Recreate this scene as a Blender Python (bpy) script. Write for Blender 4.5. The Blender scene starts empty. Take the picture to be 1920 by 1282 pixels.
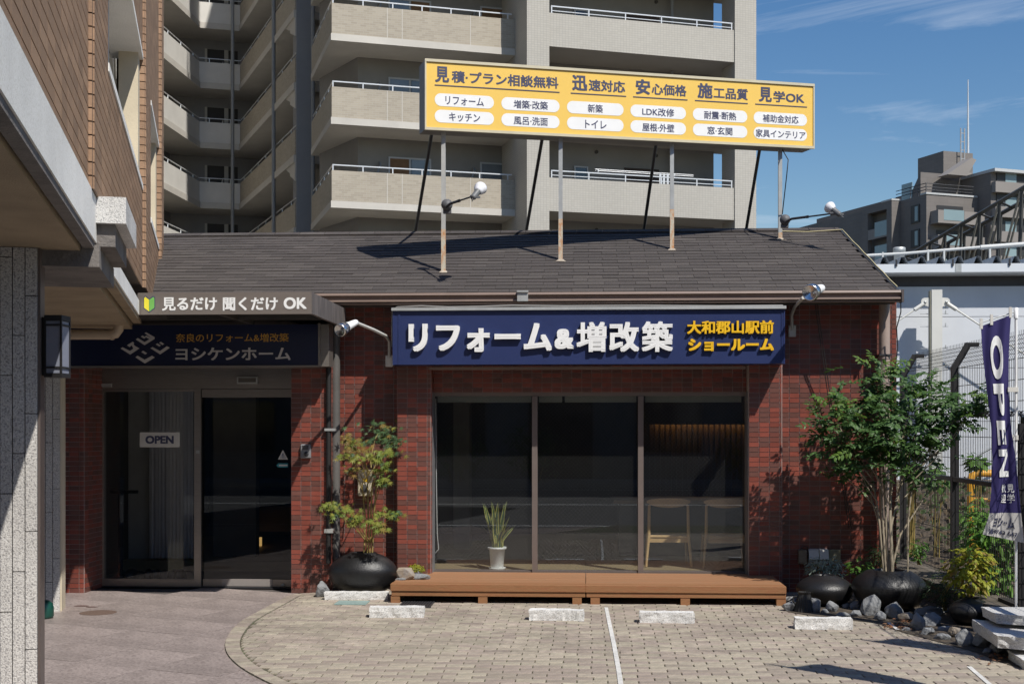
import bpy, bmesh, math, random
from mathutils import Vector, Matrix, noise
random.seed(7)
SC = bpy.context.scene
COL = SC.collection
R = math.radians

# ---------------------------------------------------------------- camera, sky, sun, exposure
F = 2400.0 / 1920.0                 # focal length in frame widths
TH = R(3.3)                         # camera turned a little to the left of the shop's normal
HC = 1.64                           # eye height
cam = bpy.data.cameras.new('camera'); cam.sensor_width = 36.0; cam.lens = 36.0 * F
cam.shift_y = 159.0 / 1920.0; cam.clip_start = 0.1; cam.clip_end = 2000
co = bpy.data.objects.new('camera', cam); COL.objects.link(co)
co.location = (0, 0, HC); co.rotation_euler = (R(90), 0, TH); SC.camera = co

SUN = Vector((0.80, -1.0, 1.60)).normalized()     # towards the sun
W = bpy.data.worlds.new('World'); SC.world = W; W.use_nodes = True
wn, wl = W.node_tree.nodes, W.node_tree.links
wn.clear()
wo = wn.new('ShaderNodeOutputWorld'); bg = wn.new('ShaderNodeBackground'); bg.inputs[1].default_value = 0.092
sky = wn.new('ShaderNodeTexSky'); sky.sky_type = 'NISHITA'; sky.sun_disc = False
sky.sun_elevation = math.asin(SUN.z); sky.sun_rotation = math.atan2(SUN.x, SUN.y)
sky.air_density = 1.2; sky.dust_density = 0.3; sky.ozone_density = 1.6
# thin cirrus: stretched noise over the whole sky dome
tc = wn.new('ShaderNodeTexCoord'); mp = wn.new('ShaderNodeMapping')
mp.inputs['Rotation'].default_value = (0, R(16), R(10)); mp.inputs['Scale'].default_value = (1.3, 1.6, 10.0)
nz = wn.new('ShaderNodeTexNoise'); nz.inputs['Scale'].default_value = 2.6; nz.inputs['Detail'].default_value = 9; nz.inputs['Roughness'].default_value = 0.62; nz.inputs['Distortion'].default_value = 0.5
mr = wn.new('ShaderNodeMapRange'); mr.inputs[1].default_value = 0.55; mr.inputs[2].default_value = 0.82; mr.inputs[3].default_value = 0.0; mr.inputs[4].default_value = 0.55
mx = wn.new('ShaderNodeMix'); mx.data_type = 'RGBA'; mx.inputs[7].default_value = (8.5, 9.2, 10.2, 1)
wl.new(tc.outputs['Generated'], mp.inputs[0]); wl.new(mp.outputs[0], nz.inputs[0]); wl.new(nz.outputs['Fac'], mr.inputs[0])
wl.new(mr.outputs[0], mx.inputs[0]); hsv = wn.new('ShaderNodeHueSaturation'); hsv.inputs['Saturation'].default_value = 1.36; hsv.inputs['Hue'].default_value = 0.508; wl.new(sky.outputs[0], hsv.inputs['Color']); wl.new(hsv.outputs[0], mx.inputs[6]); wl.new(mx.outputs[2], bg.inputs[0]); wl.new(bg.outputs[0], wo.inputs[0])

sl = bpy.data.lights.new('sun', 'SUN'); sl.energy = 5.0; sl.angle = R(0.53); sl.color = (1.0, 0.955, 0.88)
so = bpy.data.objects.new('sun', sl); COL.objects.link(so)
so.rotation_euler = (-SUN).to_track_quat('-Z', 'Y').to_euler(); so.location = (8, -10, 17)
SC.view_settings.view_transform = 'Standard'; SC.view_settings.look = 'None'
SC.view_settings.exposure = 0.10; SC.view_settings.gamma = 1.0
SC.view_settings.use_curve_mapping = False
SC.cycles.max_bounces = 8; SC.cycles.diffuse_bounces = 4; SC.cycles.transparent_max_bounces = 24
SC.cycles.use_denoising = True

# ---------------------------------------------------------------- measuring helpers: where a sight line meets a surface
CT, ST = math.cos(TH), math.sin(TH)
def cw(xc, zc): return (xc * CT - zc * ST, xc * ST + zc * CT)            # camera plan -> world plan
def ray(px, py):
    a = (px - 960) / 2400.0; x, y = cw(a, 1.0)
    return Vector((x, y, (800 - py) / 2400.0))
EYE = Vector((0, 0, HC))
def onY(px, py, Y): d = ray(px, py); return EYE + d * (Y / d.y)
def onZ(px, py, Z=0.0): d = ray(px, py); return EYE + d * ((Z - HC) / d.z)
def atz(px, py, z): return EYE + ray(px, py) * z
def onP(px, py, p, n): d = ray(px, py); return EYE + d * ((p - EYE).dot(n) / d.dot(n))
def XY(px, Y): return onY(px, 800, Y).x
def ZY(py, Y, px=1000): return onY(px, py, Y).z

# ---------------------------------------------------------------- object helpers
WM = {}
def link(o, M=None, parent=None):
    COL.objects.link(o); M = M or Matrix.Identity(4); WM[o.name] = M
    if parent is not None:
        o.parent = parent; o.matrix_basis = WM[parent.name].inverted() @ M
    else: o.matrix_basis = M
    return o
def tag(o, label=None, cat=None, group=None, kind=None):
    if label: o['label'] = label
    if cat: o['category'] = cat
    if group: o['group'] = group
    if kind: o['kind'] = kind
    return o
def thing(name, loc, label, cat, group=None):
    o = bpy.data.objects.new(name, None); o.empty_display_size = 0.2
    link(o, Matrix.Translation(Vector(loc))); return tag(o, label, cat, group)
def piece(name, mesh, M, parent):
    o = bpy.data.objects.new(name, mesh); return link(o, M, parent)
def copy_tree(o, M, parent=None):
    c = o.copy(); COL.objects.link(c)
    if parent is None:
        c.matrix_basis = M; WM[c.name] = M
    else:
        c.parent = parent; WM[c.name] = WM[parent.name] @ c.matrix_basis
    for ch in list(o.children): copy_tree(ch, None, c)
    return c

class MB:
    def __init__(s): s.v = []; s.f = []; s.m = []; s.sm = []
    def add(s, vs, fs, m=0, smooth=False):
        b = len(s.v); s.v += [tuple(v) for v in vs]
        for f in fs: s.f.append(tuple(b + i for i in f)); s.m.append(m); s.sm.append(smooth)
        return s
    def box(s, x0, x1, y0, y1, z0, z1, m=0):
        if x0 > x1: x0, x1 = x1, x0
        if y0 > y1: y0, y1 = y1, y0
        if z0 > z1: z0, z1 = z1, z0
        return s.add([(x0,y0,z0),(x1,y0,z0),(x1,y1,z0),(x0,y1,z0),(x0,y0,z1),(x1,y0,z1),(x1,y1,z1),(x0,y1,z1)],
              [(0,3,2,1),(4,5,6,7),(0,1,5,4),(1,2,6,5),(2,3,7,6),(3,0,4,7)], m)
    def obox(s, c, u, v, n, w, h, d, m=0):      # centre, three unit axes, full sizes
        c = Vector(c); u = Vector(u) * w / 2; v = Vector(v) * h / 2; n = Vector(n) * d / 2
        P = [c + a*u + b*v + e*n for e in (-1, 1) for b in (-1, 1) for a in (-1, 1)]
        return s.add(P, [(0,2,3,1),(4,5,7,6),(0,1,5,4),(1,3,7,5),(3,2,6,7),(2,0,4,6)], m)
    def prism(s, pts, d, m=0):                  # closed planar outline swept by vector d
        n = len(pts); d = Vector(d); A = [Vector(p) for p in pts]; B = [p + d for p in A]
        s.add(A + B, [tuple(range(n)), tuple(range(2*n-1, n-1, -1))] + [(i, i+n, (i+1) % n + n, (i+1) % n) for i in range(n)], m); return s
    def tube(s, path, r, n=8, m=0, cap=True, smooth=True):
        P = [Vector(p) for p in path]; rs = r if isinstance(r, (list, tuple)) else [r] * len(P)
        b = len(s.v); up = None; rings = []
        for i, p in enumerate(P):
            t = (P[min(i+1, len(P)-1)] - P[max(i-1, 0)]).normalized()
            if up is None: up = Vector((0,0,1)) if abs(t.z) < .9 else Vector((1,0,0))
            a = t.cross(up).normalized(); c = a.cross(t).normalized(); up = c
            rings.append([p + (a*math.cos(2*math.pi*k/n) + c*math.sin(2*math.pi*k/n)) * rs[i] for k in range(n)])
        vs = [v for rg in rings for v in rg]
        fs = [(i*n+k, i*n+(k+1) % n, (i+1)*n+(k+1) % n, (i+1)*n+k) for i in range(len(P)-1) for k in range(n)]
        s.add(vs, fs, m, smooth)
        if cap: s.add(rings[0], [tuple(range(n-1, -1, -1))], m); s.add(rings[-1], [tuple(range(n))], m)
        return s
    def lathe(s, prof, c, n=20, m=0, smooth=True, axis=(0,0,1), xs=1.0, ys=1.0):
        c = Vector(c); ax = Vector(axis).normalized()
        a = ax.orthogonal().normalized() if abs(ax.z) < .999 else Vector((1,0,0)); e = ax.cross(a)
        vs = [c + ax*z + (a*math.cos(2*math.pi*k/n)*xs + e*math.sin(2*math.pi*k/n)*ys)*r for r, z in prof for k in range(n)]
        fs = [(i*n+k, i*n+(k+1) % n, (i+1)*n+(k+1) % n, (i+1)*n+k) for i in range(len(prof)-1) for k in range(n)]
        return s.add(vs, fs, m, smooth)
    def mesh(s, name, mats):
        me = bpy.data.meshes.new(name); me.from_pydata(s.v, [], s.f)
        for mt in (mats if isinstance(mats, (list, tuple)) else [mats]): me.materials.append(mt)
        me.polygons.foreach_set('material_index', s.m); me.polygons.foreach_set('use_smooth', s.sm); me.update()
        return me
    def build(s, name, mats, parent=None, label=None, cat=None, group=None, kind=None):
        o = bpy.data.objects.new(name, s.mesh(name, mats)); link(o, None, parent); return tag(o, label, cat, group, kind)
def recalc(o):
    bm = bmesh.new(); bm.from_mesh(o.data); bmesh.ops.recalc_face_normals(bm, faces=bm.faces); bm.to_mesh(o.data); bm.free(); return o
def bevel(o, w, seg=1):
    bm = bmesh.new(); bm.from_mesh(o.data); bmesh.ops.recalc_face_normals(bm, faces=bm.faces)
    bmesh.ops.bevel(bm, geom=list(bm.edges), offset=w, segments=seg, affect='EDGES', clamp_overlap=True)
    bm.to_mesh(o.data); bm.free(); return o

# ---------------------------------------------------------------- materials
MT = {}
def mat(name, col, rough=0.6, var=0.15, vs=6.0, bump=0.0, bs=60.0, metal=0.0, spec=0.5, col2=None, isl=0.0, detail=5.0, stretch=None, coat=0.0, trans=0.0, grime=0.0):
    """principled surface; colour drifts with noise (var), per separate piece (isl), optional second colour, relief (bump)"""
    if name in MT: return MT[name]
    m = bpy.data.materials.new(name); m.use_nodes = True; n, l = m.node_tree.nodes, m.node_tree.links
    b = n['Principled BSDF']; b.inputs['Roughness'].default_value = rough; b.inputs['Metallic'].default_value = metal
    b.inputs['Specular IOR Level'].default_value = spec
    if coat: b.inputs['Coat Weight'].default_value = coat; b.inputs['Coat Roughness'].default_value = 0.1
    t = n.new('ShaderNodeTexCoord'); src = t.outputs['Object']
    if stretch:
        g = n.new('ShaderNodeMapping'); g.inputs['Scale'].default_value = stretch; l.new(src, g.inputs[0]); src = g.outputs[0]
    z = n.new('ShaderNodeTexNoise'); z.inputs['Scale'].default_value = vs; z.inputs['Detail'].default_value = detail; z.inputs['Roughness'].default_value = 0.6; l.new(src, z.inputs[0])
    cur = None
    c = (*col, 1)
    if col2:
        x = n.new('ShaderNodeMix'); x.data_type = 'RGBA'; x.inputs[6].default_value = c; x.inputs[7].default_value = (*col2, 1)
        if isl:
            g = n.new('ShaderNodeNewGeometry'); oi = n.new('ShaderNodeObjectInfo'); a = n.new('ShaderNodeMath'); a.operation = 'ADD'; fr = n.new('ShaderNodeMath'); fr.operation = 'FRACT'
            l.new(g.outputs['Random Per Island'], a.inputs[0]); l.new(oi.outputs['Random'], a.inputs[1]); l.new(a.outputs[0], fr.inputs[0])
            cr = n.new('ShaderNodeMapRange'); cr.inputs[1].default_value = 0.5 - isl; cr.inputs[2].default_value = 0.5 + isl; l.new(fr.outputs[0], cr.inputs[0]); l.new(cr.outputs[0], x.inputs[0])
        else:
            cr = n.new('ShaderNodeMapRange'); cr.inputs[1].default_value = 0.38; cr.inputs[2].default_value = 0.62; l.new(z.outputs['Fac'], cr.inputs[0]); l.new(cr.outputs[0], x.inputs[0])
        cur = x.outputs[2]
    h = n.new('ShaderNodeHueSaturation')
    if cur is None: h.inputs['Color'].default_value = c
    else: l.new(cur, h.inputs['Color'])
    r = n.new('ShaderNodeMapRange'); r.inputs[1].default_value = 0.25; r.inputs[2].default_value = 0.75; r.inputs[3].default_value = 1 - var; r.inputs[4].default_value = 1 + var
    l.new(z.outputs['Fac'], r.inputs[0]); val = r.outputs[0]
    if isl:
        g = n.new('ShaderNodeNewGeometry'); oi = n.new('ShaderNodeObjectInfo'); a = n.new('ShaderNodeMath'); a.operation = 'MULTIPLY_ADD'; a.inputs[1].default_value = 7.31
        fr = n.new('ShaderNodeMath'); fr.operation = 'FRACT'; mm = n.new('ShaderNodeMapRange'); mm.inputs[3].default_value = 0.86; mm.inputs[4].default_value = 1.14
        q = n.new('ShaderNodeMath'); q.operation = 'MULTIPLY'
        l.new(g.outputs['Random Per Island'], a.inputs[0]); l.new(oi.outputs['Random'], a.inputs[2]); l.new(a.outputs[0], fr.inputs[0]); l.new(fr.outputs[0], mm.inputs[0])
        l.new(mm.outputs[0], q.inputs[0]); l.new(val, q.inputs[1]); val = q.outputs[0]
    if grime:
        z3 = n.new('ShaderNodeTexNoise'); z3.inputs['Scale'].default_value = 1.1; z3.inputs['Detail'].default_value = 8; z3.inputs['Roughness'].default_value = 0.7; l.new(t.outputs['Object'], z3.inputs[0])
        g3 = n.new('ShaderNodeMapRange'); g3.inputs[1].default_value = 0.35; g3.inputs[2].default_value = 0.7; g3.inputs[3].default_value = 1.0; g3.inputs[4].default_value = 1 - grime
        q3 = n.new('ShaderNodeMath'); q3.operation = 'MULTIPLY'; l.new(z3.outputs['Fac'], g3.inputs[0]); l.new(g3.outputs[0], q3.inputs[0]); l.new(val, q3.inputs[1]); val = q3.outputs[0]
    l.new(val, h.inputs['Value']); l.new(h.outputs[0], b.inputs['Base Color'])
    if trans:
        tr = n.new('ShaderNodeBsdfTranslucent'); ms = n.new('ShaderNodeMixShader'); ms.inputs[0].default_value = trans
        l.new(h.outputs[0], tr.inputs[0]); l.new(b.outputs[0], ms.inputs[1]); l.new(tr.outputs[0], ms.inputs[2]); l.new(ms.outputs[0], n['Material Output'].inputs[0])
    if bump:
        z2 = n.new('ShaderNodeTexNoise'); z2.inputs['Scale'].default_value = bs; z2.inputs['Detail'].default_value = 4; l.new(src, z2.inputs[0])
        bp = n.new('ShaderNodeBump'); bp.inputs['Strength'].default_value = bump; bp.inputs['Distance'].default_value = 0.01
        l.new(z2.outputs['Fac'], bp.inputs['Height']); l.new(bp.outputs[0], b.inputs['Normal'])
    MT[name] = m; return m
def speckle(name, base, dark, lite, scale=120.0, rough=0.55, bump=0.3, grime=0.12, isl=False):
    """granite: crystals of two extra colours in a base, soft large stains"""
    m = bpy.data.materials.new(name); m.use_nodes = True; n, l = m.node_tree.nodes, m.node_tree.links; b = n['Principled BSDF']; b.inputs['Roughness'].default_value = rough
    t = n.new('ShaderNodeTexCoord'); v = n.new('ShaderNodeTexNoise'); v.inputs['Scale'].default_value = scale; v.inputs['Detail'].default_value = 3; v.inputs['Roughness'].default_value = 0.7; l.new(t.outputs['Object'], v.inputs[0])
    rp = n.new('ShaderNodeValToRGB'); e = rp.color_ramp.elements; e[0].position = 0.36; e[0].color = (*dark, 1); e[1].position = 0.62; e[1].color = (*lite, 1); k = e.new(0.47); k.color = (*base, 1)
    l.new(v.outputs['Fac'], rp.inputs[0])
    z = n.new('ShaderNodeTexNoise'); z.inputs['Scale'].default_value = 1.6; z.inputs['Detail'].default_value = 7; l.new(t.outputs['Object'], z.inputs[0])
    g = n.new('ShaderNodeMapRange'); g.inputs[1].default_value = 0.3; g.inputs[2].default_value = 0.7; g.inputs[3].default_value = 1 + grime; g.inputs[4].default_value = 1 - grime; l.new(z.outputs['Fac'], g.inputs[0])
    val = g.outputs[0]
    if isl:
        oi = n.new('ShaderNodeObjectInfo'); mm = n.new('ShaderNodeMapRange'); mm.inputs[3].default_value = 0.93; mm.inputs[4].default_value = 1.07; l.new(oi.outputs['Random'], mm.inputs[0])
        q = n.new('ShaderNodeMath'); q.operation = 'MULTIPLY'; l.new(val, q.inputs[0]); l.new(mm.outputs[0], q.inputs[1]); val = q.outputs[0]
    h = n.new('ShaderNodeHueSaturation'); l.new(rp.outputs[0], h.inputs['Color']); l.new(val, h.inputs['Value']); l.new(h.outputs[0], b.inputs['Base Color'])
    bp = n.new('ShaderNodeBump'); bp.inputs['Strength'].default_value = bump; bp.inputs['Distance'].default_value = 0.006; l.new(v.outputs['Fac'], bp.inputs['Height']); l.new(bp.outputs[0], b.inputs['Normal'])
    MT[name] = m; return m
def brickmat(name, c1, c2, mortar, w, h, rough=0.6, offset=0.0):
    """far tiled walls, joints too fine to model; laid out in the wall's own frame (x along, z up)"""
    m = bpy.data.materials.new(name); m.use_nodes = True; n, l = m.node_tree.nodes, m.node_tree.links; b = n['Principled BSDF']; b.inputs['Roughness'].default_value = rough
    t = n.new('ShaderNodeTexCoord'); g = n.new('ShaderNodeSeparateXYZ'); l.new(t.outputs['Object'], g.inputs[0])
    a = n.new('ShaderNodeMath'); a.operation = 'ADD'; l.new(g.outputs[0], a.inputs[0]); l.new(g.outputs[1], a.inputs[1])
    c = n.new('ShaderNodeCombineXYZ'); l.new(a.outputs[0], c.inputs[0]); l.new(g.outputs[2], c.inputs[1])
    k = n.new('ShaderNodeTexBrick'); k.offset = offset; k.inputs['Color1'].default_value = (*c1, 1); k.inputs['Color2'].default_value = (*c2, 1); k.inputs['Mortar'].default_value = (*mortar, 1)
    k.inputs['Scale'].default_value = 1; k.inputs['Brick Width'].default_value = w; k.inputs['Row Height'].default_value = h; k.inputs['Mortar Size'].default_value = h * 0.07
    l.new(c.outputs[0], k.inputs[0])
    z = n.new('ShaderNodeTexNoise'); z.inputs['Scale'].default_value = 0.35; z.inputs['Detail'].default_value = 6; l.new(t.outputs['Object'], z.inputs[0])
    r = n.new('ShaderNodeMapRange'); r.inputs[3].default_value = 0.86; r.inputs[4].default_value = 1.1; l.new(z.outputs['Fac'], r.inputs[0])
    hs = n.new('ShaderNodeHueSaturation'); l.new(k.outputs[0], hs.inputs['Color']); l.new(r.outputs[0], hs.inputs['Value']); l.new(hs.outputs[0], b.inputs['Base Color'])
    bp = n.new('ShaderNodeBump'); bp.inputs['Strength'].default_value = 0.3; bp.inputs['Distance'].default_value = 0.004; bp.invert = True; l.new(k.outputs['Fac'], bp.inputs['Height']); l.new(bp.outputs[0], b.inputs['Normal'])
    MT[name] = m; return m
def glassmat(name, tint=(0.8, 0.84, 0.84), wires=False, base=0.05):
    """a thin pane: lets light straight through, mirrors more at a slant; wired glass carries a fine diagonal wire net"""
    m = bpy.data.materials.new(name); m.use_nodes = True; n, l = m.node_tree.nodes, m.node_tree.links; n.clear()
    o = n.new('ShaderNodeOutputMaterial'); tr = n.new('ShaderNodeBsdfTransparent'); tr.inputs[0].default_value = (*tint, 1)
    gl = n.new('ShaderNodeBsdfGlossy'); gl.inputs['Roughness'].default_value = 0.0; gl.inputs[0].default_value = (0.9, 0.95, 1, 1)
    fr = n.new('ShaderNodeLayerWeight'); fr.inputs[0].default_value = 0.5; pw = n.new('ShaderNodeMath'); pw.operation = 'POWER'; pw.inputs[1].default_value = 4.0; l.new(fr.outputs['Facing'], pw.inputs[0])
    a = n.new('ShaderNodeMath'); a.operation = 'MULTIPLY_ADD'; a.inputs[1].default_value = 0.9; a.inputs[2].default_value = base; a.use_clamp = True
    l.new(pw.outputs[0], a.inputs[0]); x = n.new('ShaderNodeMixShader'); l.new(a.outputs[0], x.inputs[0]); l.new(tr.outputs[0], x.inputs[1]); l.new(gl.outputs[0], x.inputs[2]); out = x.outputs[0]
    if wires:
        t = n.new('ShaderNodeTexCoord'); s = n.new('ShaderNodeSeparateXYZ'); l.new(t.outputs['Object'], s.inputs[0]); res = []
        for sg in ('ADD', 'SUBTRACT'):
            q = n.new('ShaderNodeMath'); q.operation = sg; l.new(s.outputs[0], q.inputs[0]); l.new(s.outputs[2], q.inputs[1])
            w = n.new('ShaderNodeMath'); w.operation = 'PINGPONG'; w.inputs[1].default_value = 0.0205; l.new(q.outputs[0], w.inputs[0])
            c = n.new('ShaderNodeMath'); c.operation = 'LESS_THAN'; c.inputs[1].default_value = 0.0006; l.new(w.outputs[0], c.inputs[0]); res.append(c)
        mxm = n.new('ShaderNodeMath'); mxm.operation = 'MAXIMUM'; l.new(res[0].outputs[0], mxm.inputs[0]); l.new(res[1].outputs[0], mxm.inputs[1])
        df = n.new('ShaderNodeBsdfPrincipled'); df.inputs['Base Color'].default_value = (0.13, 0.13, 0.125, 1); df.inputs['Roughness'].default_value = 0.5; df.inputs['Metallic'].default_value = 0.0
        y = n.new('ShaderNodeMixShader'); l.new(mxm.outputs[0], y.inputs[0]); l.new(out, y.inputs[1]); l.new(df.outputs[0], y.inputs[2]); out = y.outputs[0]
    l.new(out, o.inputs[0]); MT[name] = m; return m
def emit(name, col, s):
    m = bpy.data.materials.new(name); m.use_nodes = True; b = m.node_tree.nodes['Principled BSDF']; b.inputs['Base Color'].default_value = (*col, 1); b.inputs['Emission Color'].default_value = (*col, 1); b.inputs['Emission Strength'].default_value = s; MT[name] = m; return m

TILE = mat('red_tile', (0.225, 0.060, 0.042), 0.36, 0.16, 9, 0.12, 40, col2=(0.143, 0.062, 0.050), isl=0.14, grime=0.15)
MORTAR = mat('tile_joint', (0.36, 0.325, 0.31), 0.85, 0.12, 14)
SHING = mat('shingle', (0.080, 0.069, 0.063), 0.9, 0.2, 8, 0.6, 320, col2=(0.069, 0.058, 0.054), isl=0.5, grime=0.25)
ROOFB = mat('roof_felt', (0.05, 0.046, 0.044), 0.9, 0.1)
GUT = mat('brown_gutter', (0.235, 0.17, 0.14), 0.42, 0.10, 5, grime=0.15)
STEEL = mat('brushed_steel', (0.34, 0.31, 0.28), 0.38, 0.10, 7, metal=0.75, stretch=(1, 1, 8))
DSTEEL = mat('dark_steel', (0.045, 0.045, 0.05), 0.45, 0.15, 8, metal=0.3)
ALU = mat('bronze_aluminium', (0.20, 0.165, 0.15), 0.4, 0.08, 6, metal=0.4)
WHITE = mat('white_paint', (0.80, 0.80, 0.79), 0.45, 0.05, 5)
OFFW = mat('off_white_plastic', (0.62, 0.60, 0.55), 0.45, 0.08, 6)
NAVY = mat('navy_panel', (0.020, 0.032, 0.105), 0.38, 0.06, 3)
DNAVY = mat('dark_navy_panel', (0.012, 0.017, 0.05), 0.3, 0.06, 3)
YEL = mat('yellow_film', (0.82, 0.54, 0.115), 0.35, 0.03, 2)
YLET = mat('yellow_letter', (0.85, 0.50, 0.02), 0.35, 0.02, 2)
INK = mat('indigo_ink', (0.05, 0.055, 0.11), 0.5, 0.04, 2)
DECK = mat('oiled_wood', (0.32, 0.155, 0.064), 0.62, 0.5, 8, 0.25, 30, stretch=(0.9, 9, 9), col2=(0.20, 0.082, 0.034))
DECKT = mat('worn_wood', (0.33, 0.175, 0.085), 0.72, 0.45, 8, 0.3, 30, stretch=(0.9, 9, 9), col2=(0.235, 0.105, 0.048))
PAVER = mat('paver', (0.365, 0.322, 0.25), 0.88, 0.26, 14, 0.5, 160, col2=(0.33, 0.272, 0.228), isl=0.35, grime=0.32)
SAND = mat('joint_sand', (0.10, 0.082, 0.06), 0.95, 0.3, 3, 0.5, 80, col2=(0.055, 0.070, 0.030))
GRAN = speckle('pink_granite', (0.275, 0.228, 0.212), (0.175, 0.145, 0.136), (0.355, 0.30, 0.28), 55, 0.42, 0.05, 0.16, True)
WGRAN = speckle('white_granite', (0.60, 0.59, 0.57), (0.30, 0.30, 0.30), (0.72, 0.71, 0.69), 130, 0.85, 0.8, 0.12)
CGRAN = speckle('grey_granite_cladding', (0.46, 0.44, 0.42), (0.22, 0.21, 0.21), (0.60, 0.58, 0.55), 110, 0.8, 0.9, 0.12)
CONC = speckle('pale_concrete', (0.82, 0.81, 0.77), (0.70, 0.68, 0.63), (0.86, 0.85, 0.82), 90, 0.9, 0.25, 0.12)
SOFF = mat('beige_soffit', (0.34, 0.265, 0.175), 0.9, 0.18, 3, 0.5, 140, grime=0.2)
GCONC = mat('weathered_concrete', (0.22, 0.20, 0.185), 0.9, 0.3, 5, 0.7, 60, col2=(0.11, 0.10, 0.095))
LTILE = mat('brown_wall_tile', (0.33, 0.205, 0.125), 0.6, 0.12, 10, 0.2, 80, col2=(0.27, 0.165, 0.10), isl=0.5)
LJOIN = mat('dark_joint', (0.07, 0.05, 0.04), 0.9, 0.1)
CREAM = mat('cream_render', (0.62, 0.54, 0.40), 0.85, 0.08, 3, 0.2, 80, grime=0.15)
BLACK = mat('black_resin', (0.012, 0.012, 0.013), 0.40, 0.2, 10, 0.35, 90)
BLKM = mat('black_metal', (0.014, 0.013, 0.013), 0.55, 0.2, 10)
ROCK = mat('grey_rock', (0.27, 0.275, 0.28), 0.85, 0.35, 14, 0.9, 40, col2=(0.14, 0.145, 0.15), detail=8)
ROCKB = mat('tan_rock', (0.33, 0.26, 0.18), 0.85, 0.3, 9, 0.8, 26, col2=(0.22, 0.20, 0.18), detail=8)
GLASS = glassmat('window_glass', (0.80, 0.83, 0.82), True, 0.11)
DGLASS = glassmat('door_glass', (0.80, 0.83, 0.83), False, 0.055)
FGLASS = mat('far_pane', (0.03, 0.035, 0.04), 0.06, 0.1, 1, spec=0.8)
CHROME = mat('chrome', (0.62, 0.62, 0.62), 0.24, 0.03, 4, metal=1.0)
GALV = mat('galvanised_steel', (0.46, 0.47, 0.46), 0.5, 0.12, 9, metal=0.5)
RUST = mat('rusty_paint', (0.60, 0.55, 0.44), 0.7, 0.2, 9, 0.3, 60, col2=(0.45, 0.19, 0.06), stretch=(3, 3, 1.3))
ASPH = mat('asphalt', (0.095, 0.095, 0.096), 0.9, 0.3, 3, 0.6, 200)
PBEIGE = mat('beige_pipe', (0.42, 0.33, 0.24), 0.5, 0.08, 5)

# ---------------------------------------------------------------- lettering (outlines of the built-in typeface, thickened)
def text_mesh(body, bold=0.02, solid=True):
    if bold > .006:
        V, Fc = text_mesh(body, 0.0, solid); A_, B_ = [], []; n = 8; SQ = ((1, 1), (-1, 1), (-1, -1), (1, -1), (0, 1), (-1, 0), (0, -1), (1, 0), (0, 0))
        for k in range(n + 1):
            dx, dy = SQ[k][0] * bold * .9, SQ[k][1] * bold * .8; b0 = len(A_)
            A_ += [Vector((v.x + dx, v.y + dy, v.z if not solid or v.z < 0 else v.z - .0016 * k)) if solid else Vector((v.x + dx, v.y + dy, -.0006 * k)) for v in V]; B_ += [tuple(b0 + i for i in f) for f in Fc]
        return A_, B_
    c = bpy.data.curves.new('lettering', 'FONT'); c.body = body; c.offset = 0; c.resolution_u = 4 if len(body) < 5 else 3; c.extrude = 0.05 if solid else 0
    o = bpy.data.objects.new('lettering', c); COL.objects.link(o)
    dg = bpy.context.evaluated_depsgraph_get(); me = bpy.data.meshes.new_from_object(o.evaluated_get(dg))
    V = [v.co.copy() for v in me.vertices]; Fc = [tuple(p.vertices) for p in me.polygons]
    bpy.data.objects.remove(o); bpy.data.curves.remove(c); bpy.data.meshes.remove(me)
    return V, Fc
def letter(mb, body, fn, u0, u1, v0, v1, depth, bold=0.02, m=0, solid=True, lift=0.0):
    """lettering stretched to u0..u1 by v0..v1 on the surface fn(u, v, height)"""
    V, Fc = text_mesh(body, bold, solid)
    xa, xb = min(v.x for v in V), max(v.x for v in V); ya, yb = min(v.y for v in V), max(v.y for v in V)
    P = [fn(u0 + (v.x-xa)/(xb-xa)*(u1-u0), v0 + (v.y-ya)/(yb-ya)*(v1-v0), lift + (v.z+0.05)/0.1*depth if solid else lift + depth + v.z) for v in V]
    mb.add(P, Fc, m)
# ================================================================ THE SHOP
YB = 12.80            # back wall tile plane
YP = 12.62            # pillar fronts
YE = 12.50            # entrance pier front
YG = 12.87            # glass
shop = thing('shop_building', (0, 13, 0), 'low red tiled showroom with dark shingle roof, glass front and a recessed glass entrance door', 'shop')
X_R = XY(1681, YB); X_L = XY(112, 12.4)
xPL0, xPL1 = XY(745, YP), XY(808, YP); xPR0, xPR1 = XY(1404, YP), XY(1466, YP)
xE0, xE1 = XY(546, YE), XY(617, YE); xS1 = XY(158, 12.4)
zLin = ZY(735, YB); zSof = 2.93
TP, TQ = 0.0995, 0.0482    # tile pitch
tiles = []; cut = MB()
def tile_field(O, u, n, w, h, z0=0.0, du=0.0):
    """stack-bonded tiles on a wall w wide and h high from corner O along u, facing n; whole tiles are kept for the list, cut ones joined"""
    O = Vector(O); u = Vector(u); n = Vector(n); v = Vector((0, 0, 1)); a = du - TP if du else 0.0
    cols = []
    while a < w - 0.012:
        l = max(a, 0) + 0.0028; r = min(a + TP, w) - 0.0028
        if r - l > 0.012: cols.append((l, r))
        a += TP
    z = 0.0
    while z < h - 0.012:
        t = min(z + TQ, h) - 0.0056
        for l, r in cols:
            c = O + u * ((l + r) / 2) + v * ((z + t) / 2 + z0) + n * 0.0025
            tl = random.uniform(-.0012, .0012)
            if abs(r - l - TP + 0.0056) < 1e-4 and abs(t - z - TQ + 0.0056) < 1e-4: tiles.append((c, u, n, tl))
            else: cut.obox(c, u, v, n, r - l, t - z, 0.006)
        z += TQ
wall = MB()
def wallbox(*a): wall.box(*a)
wallbox(xPR1, X_R, YB, YB + .16, 0, zSof)                      # right wall
wallbox(xPR0, xPR1 + .002, YP, YB + .16, 0, zSof + .001)              # right pier
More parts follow.
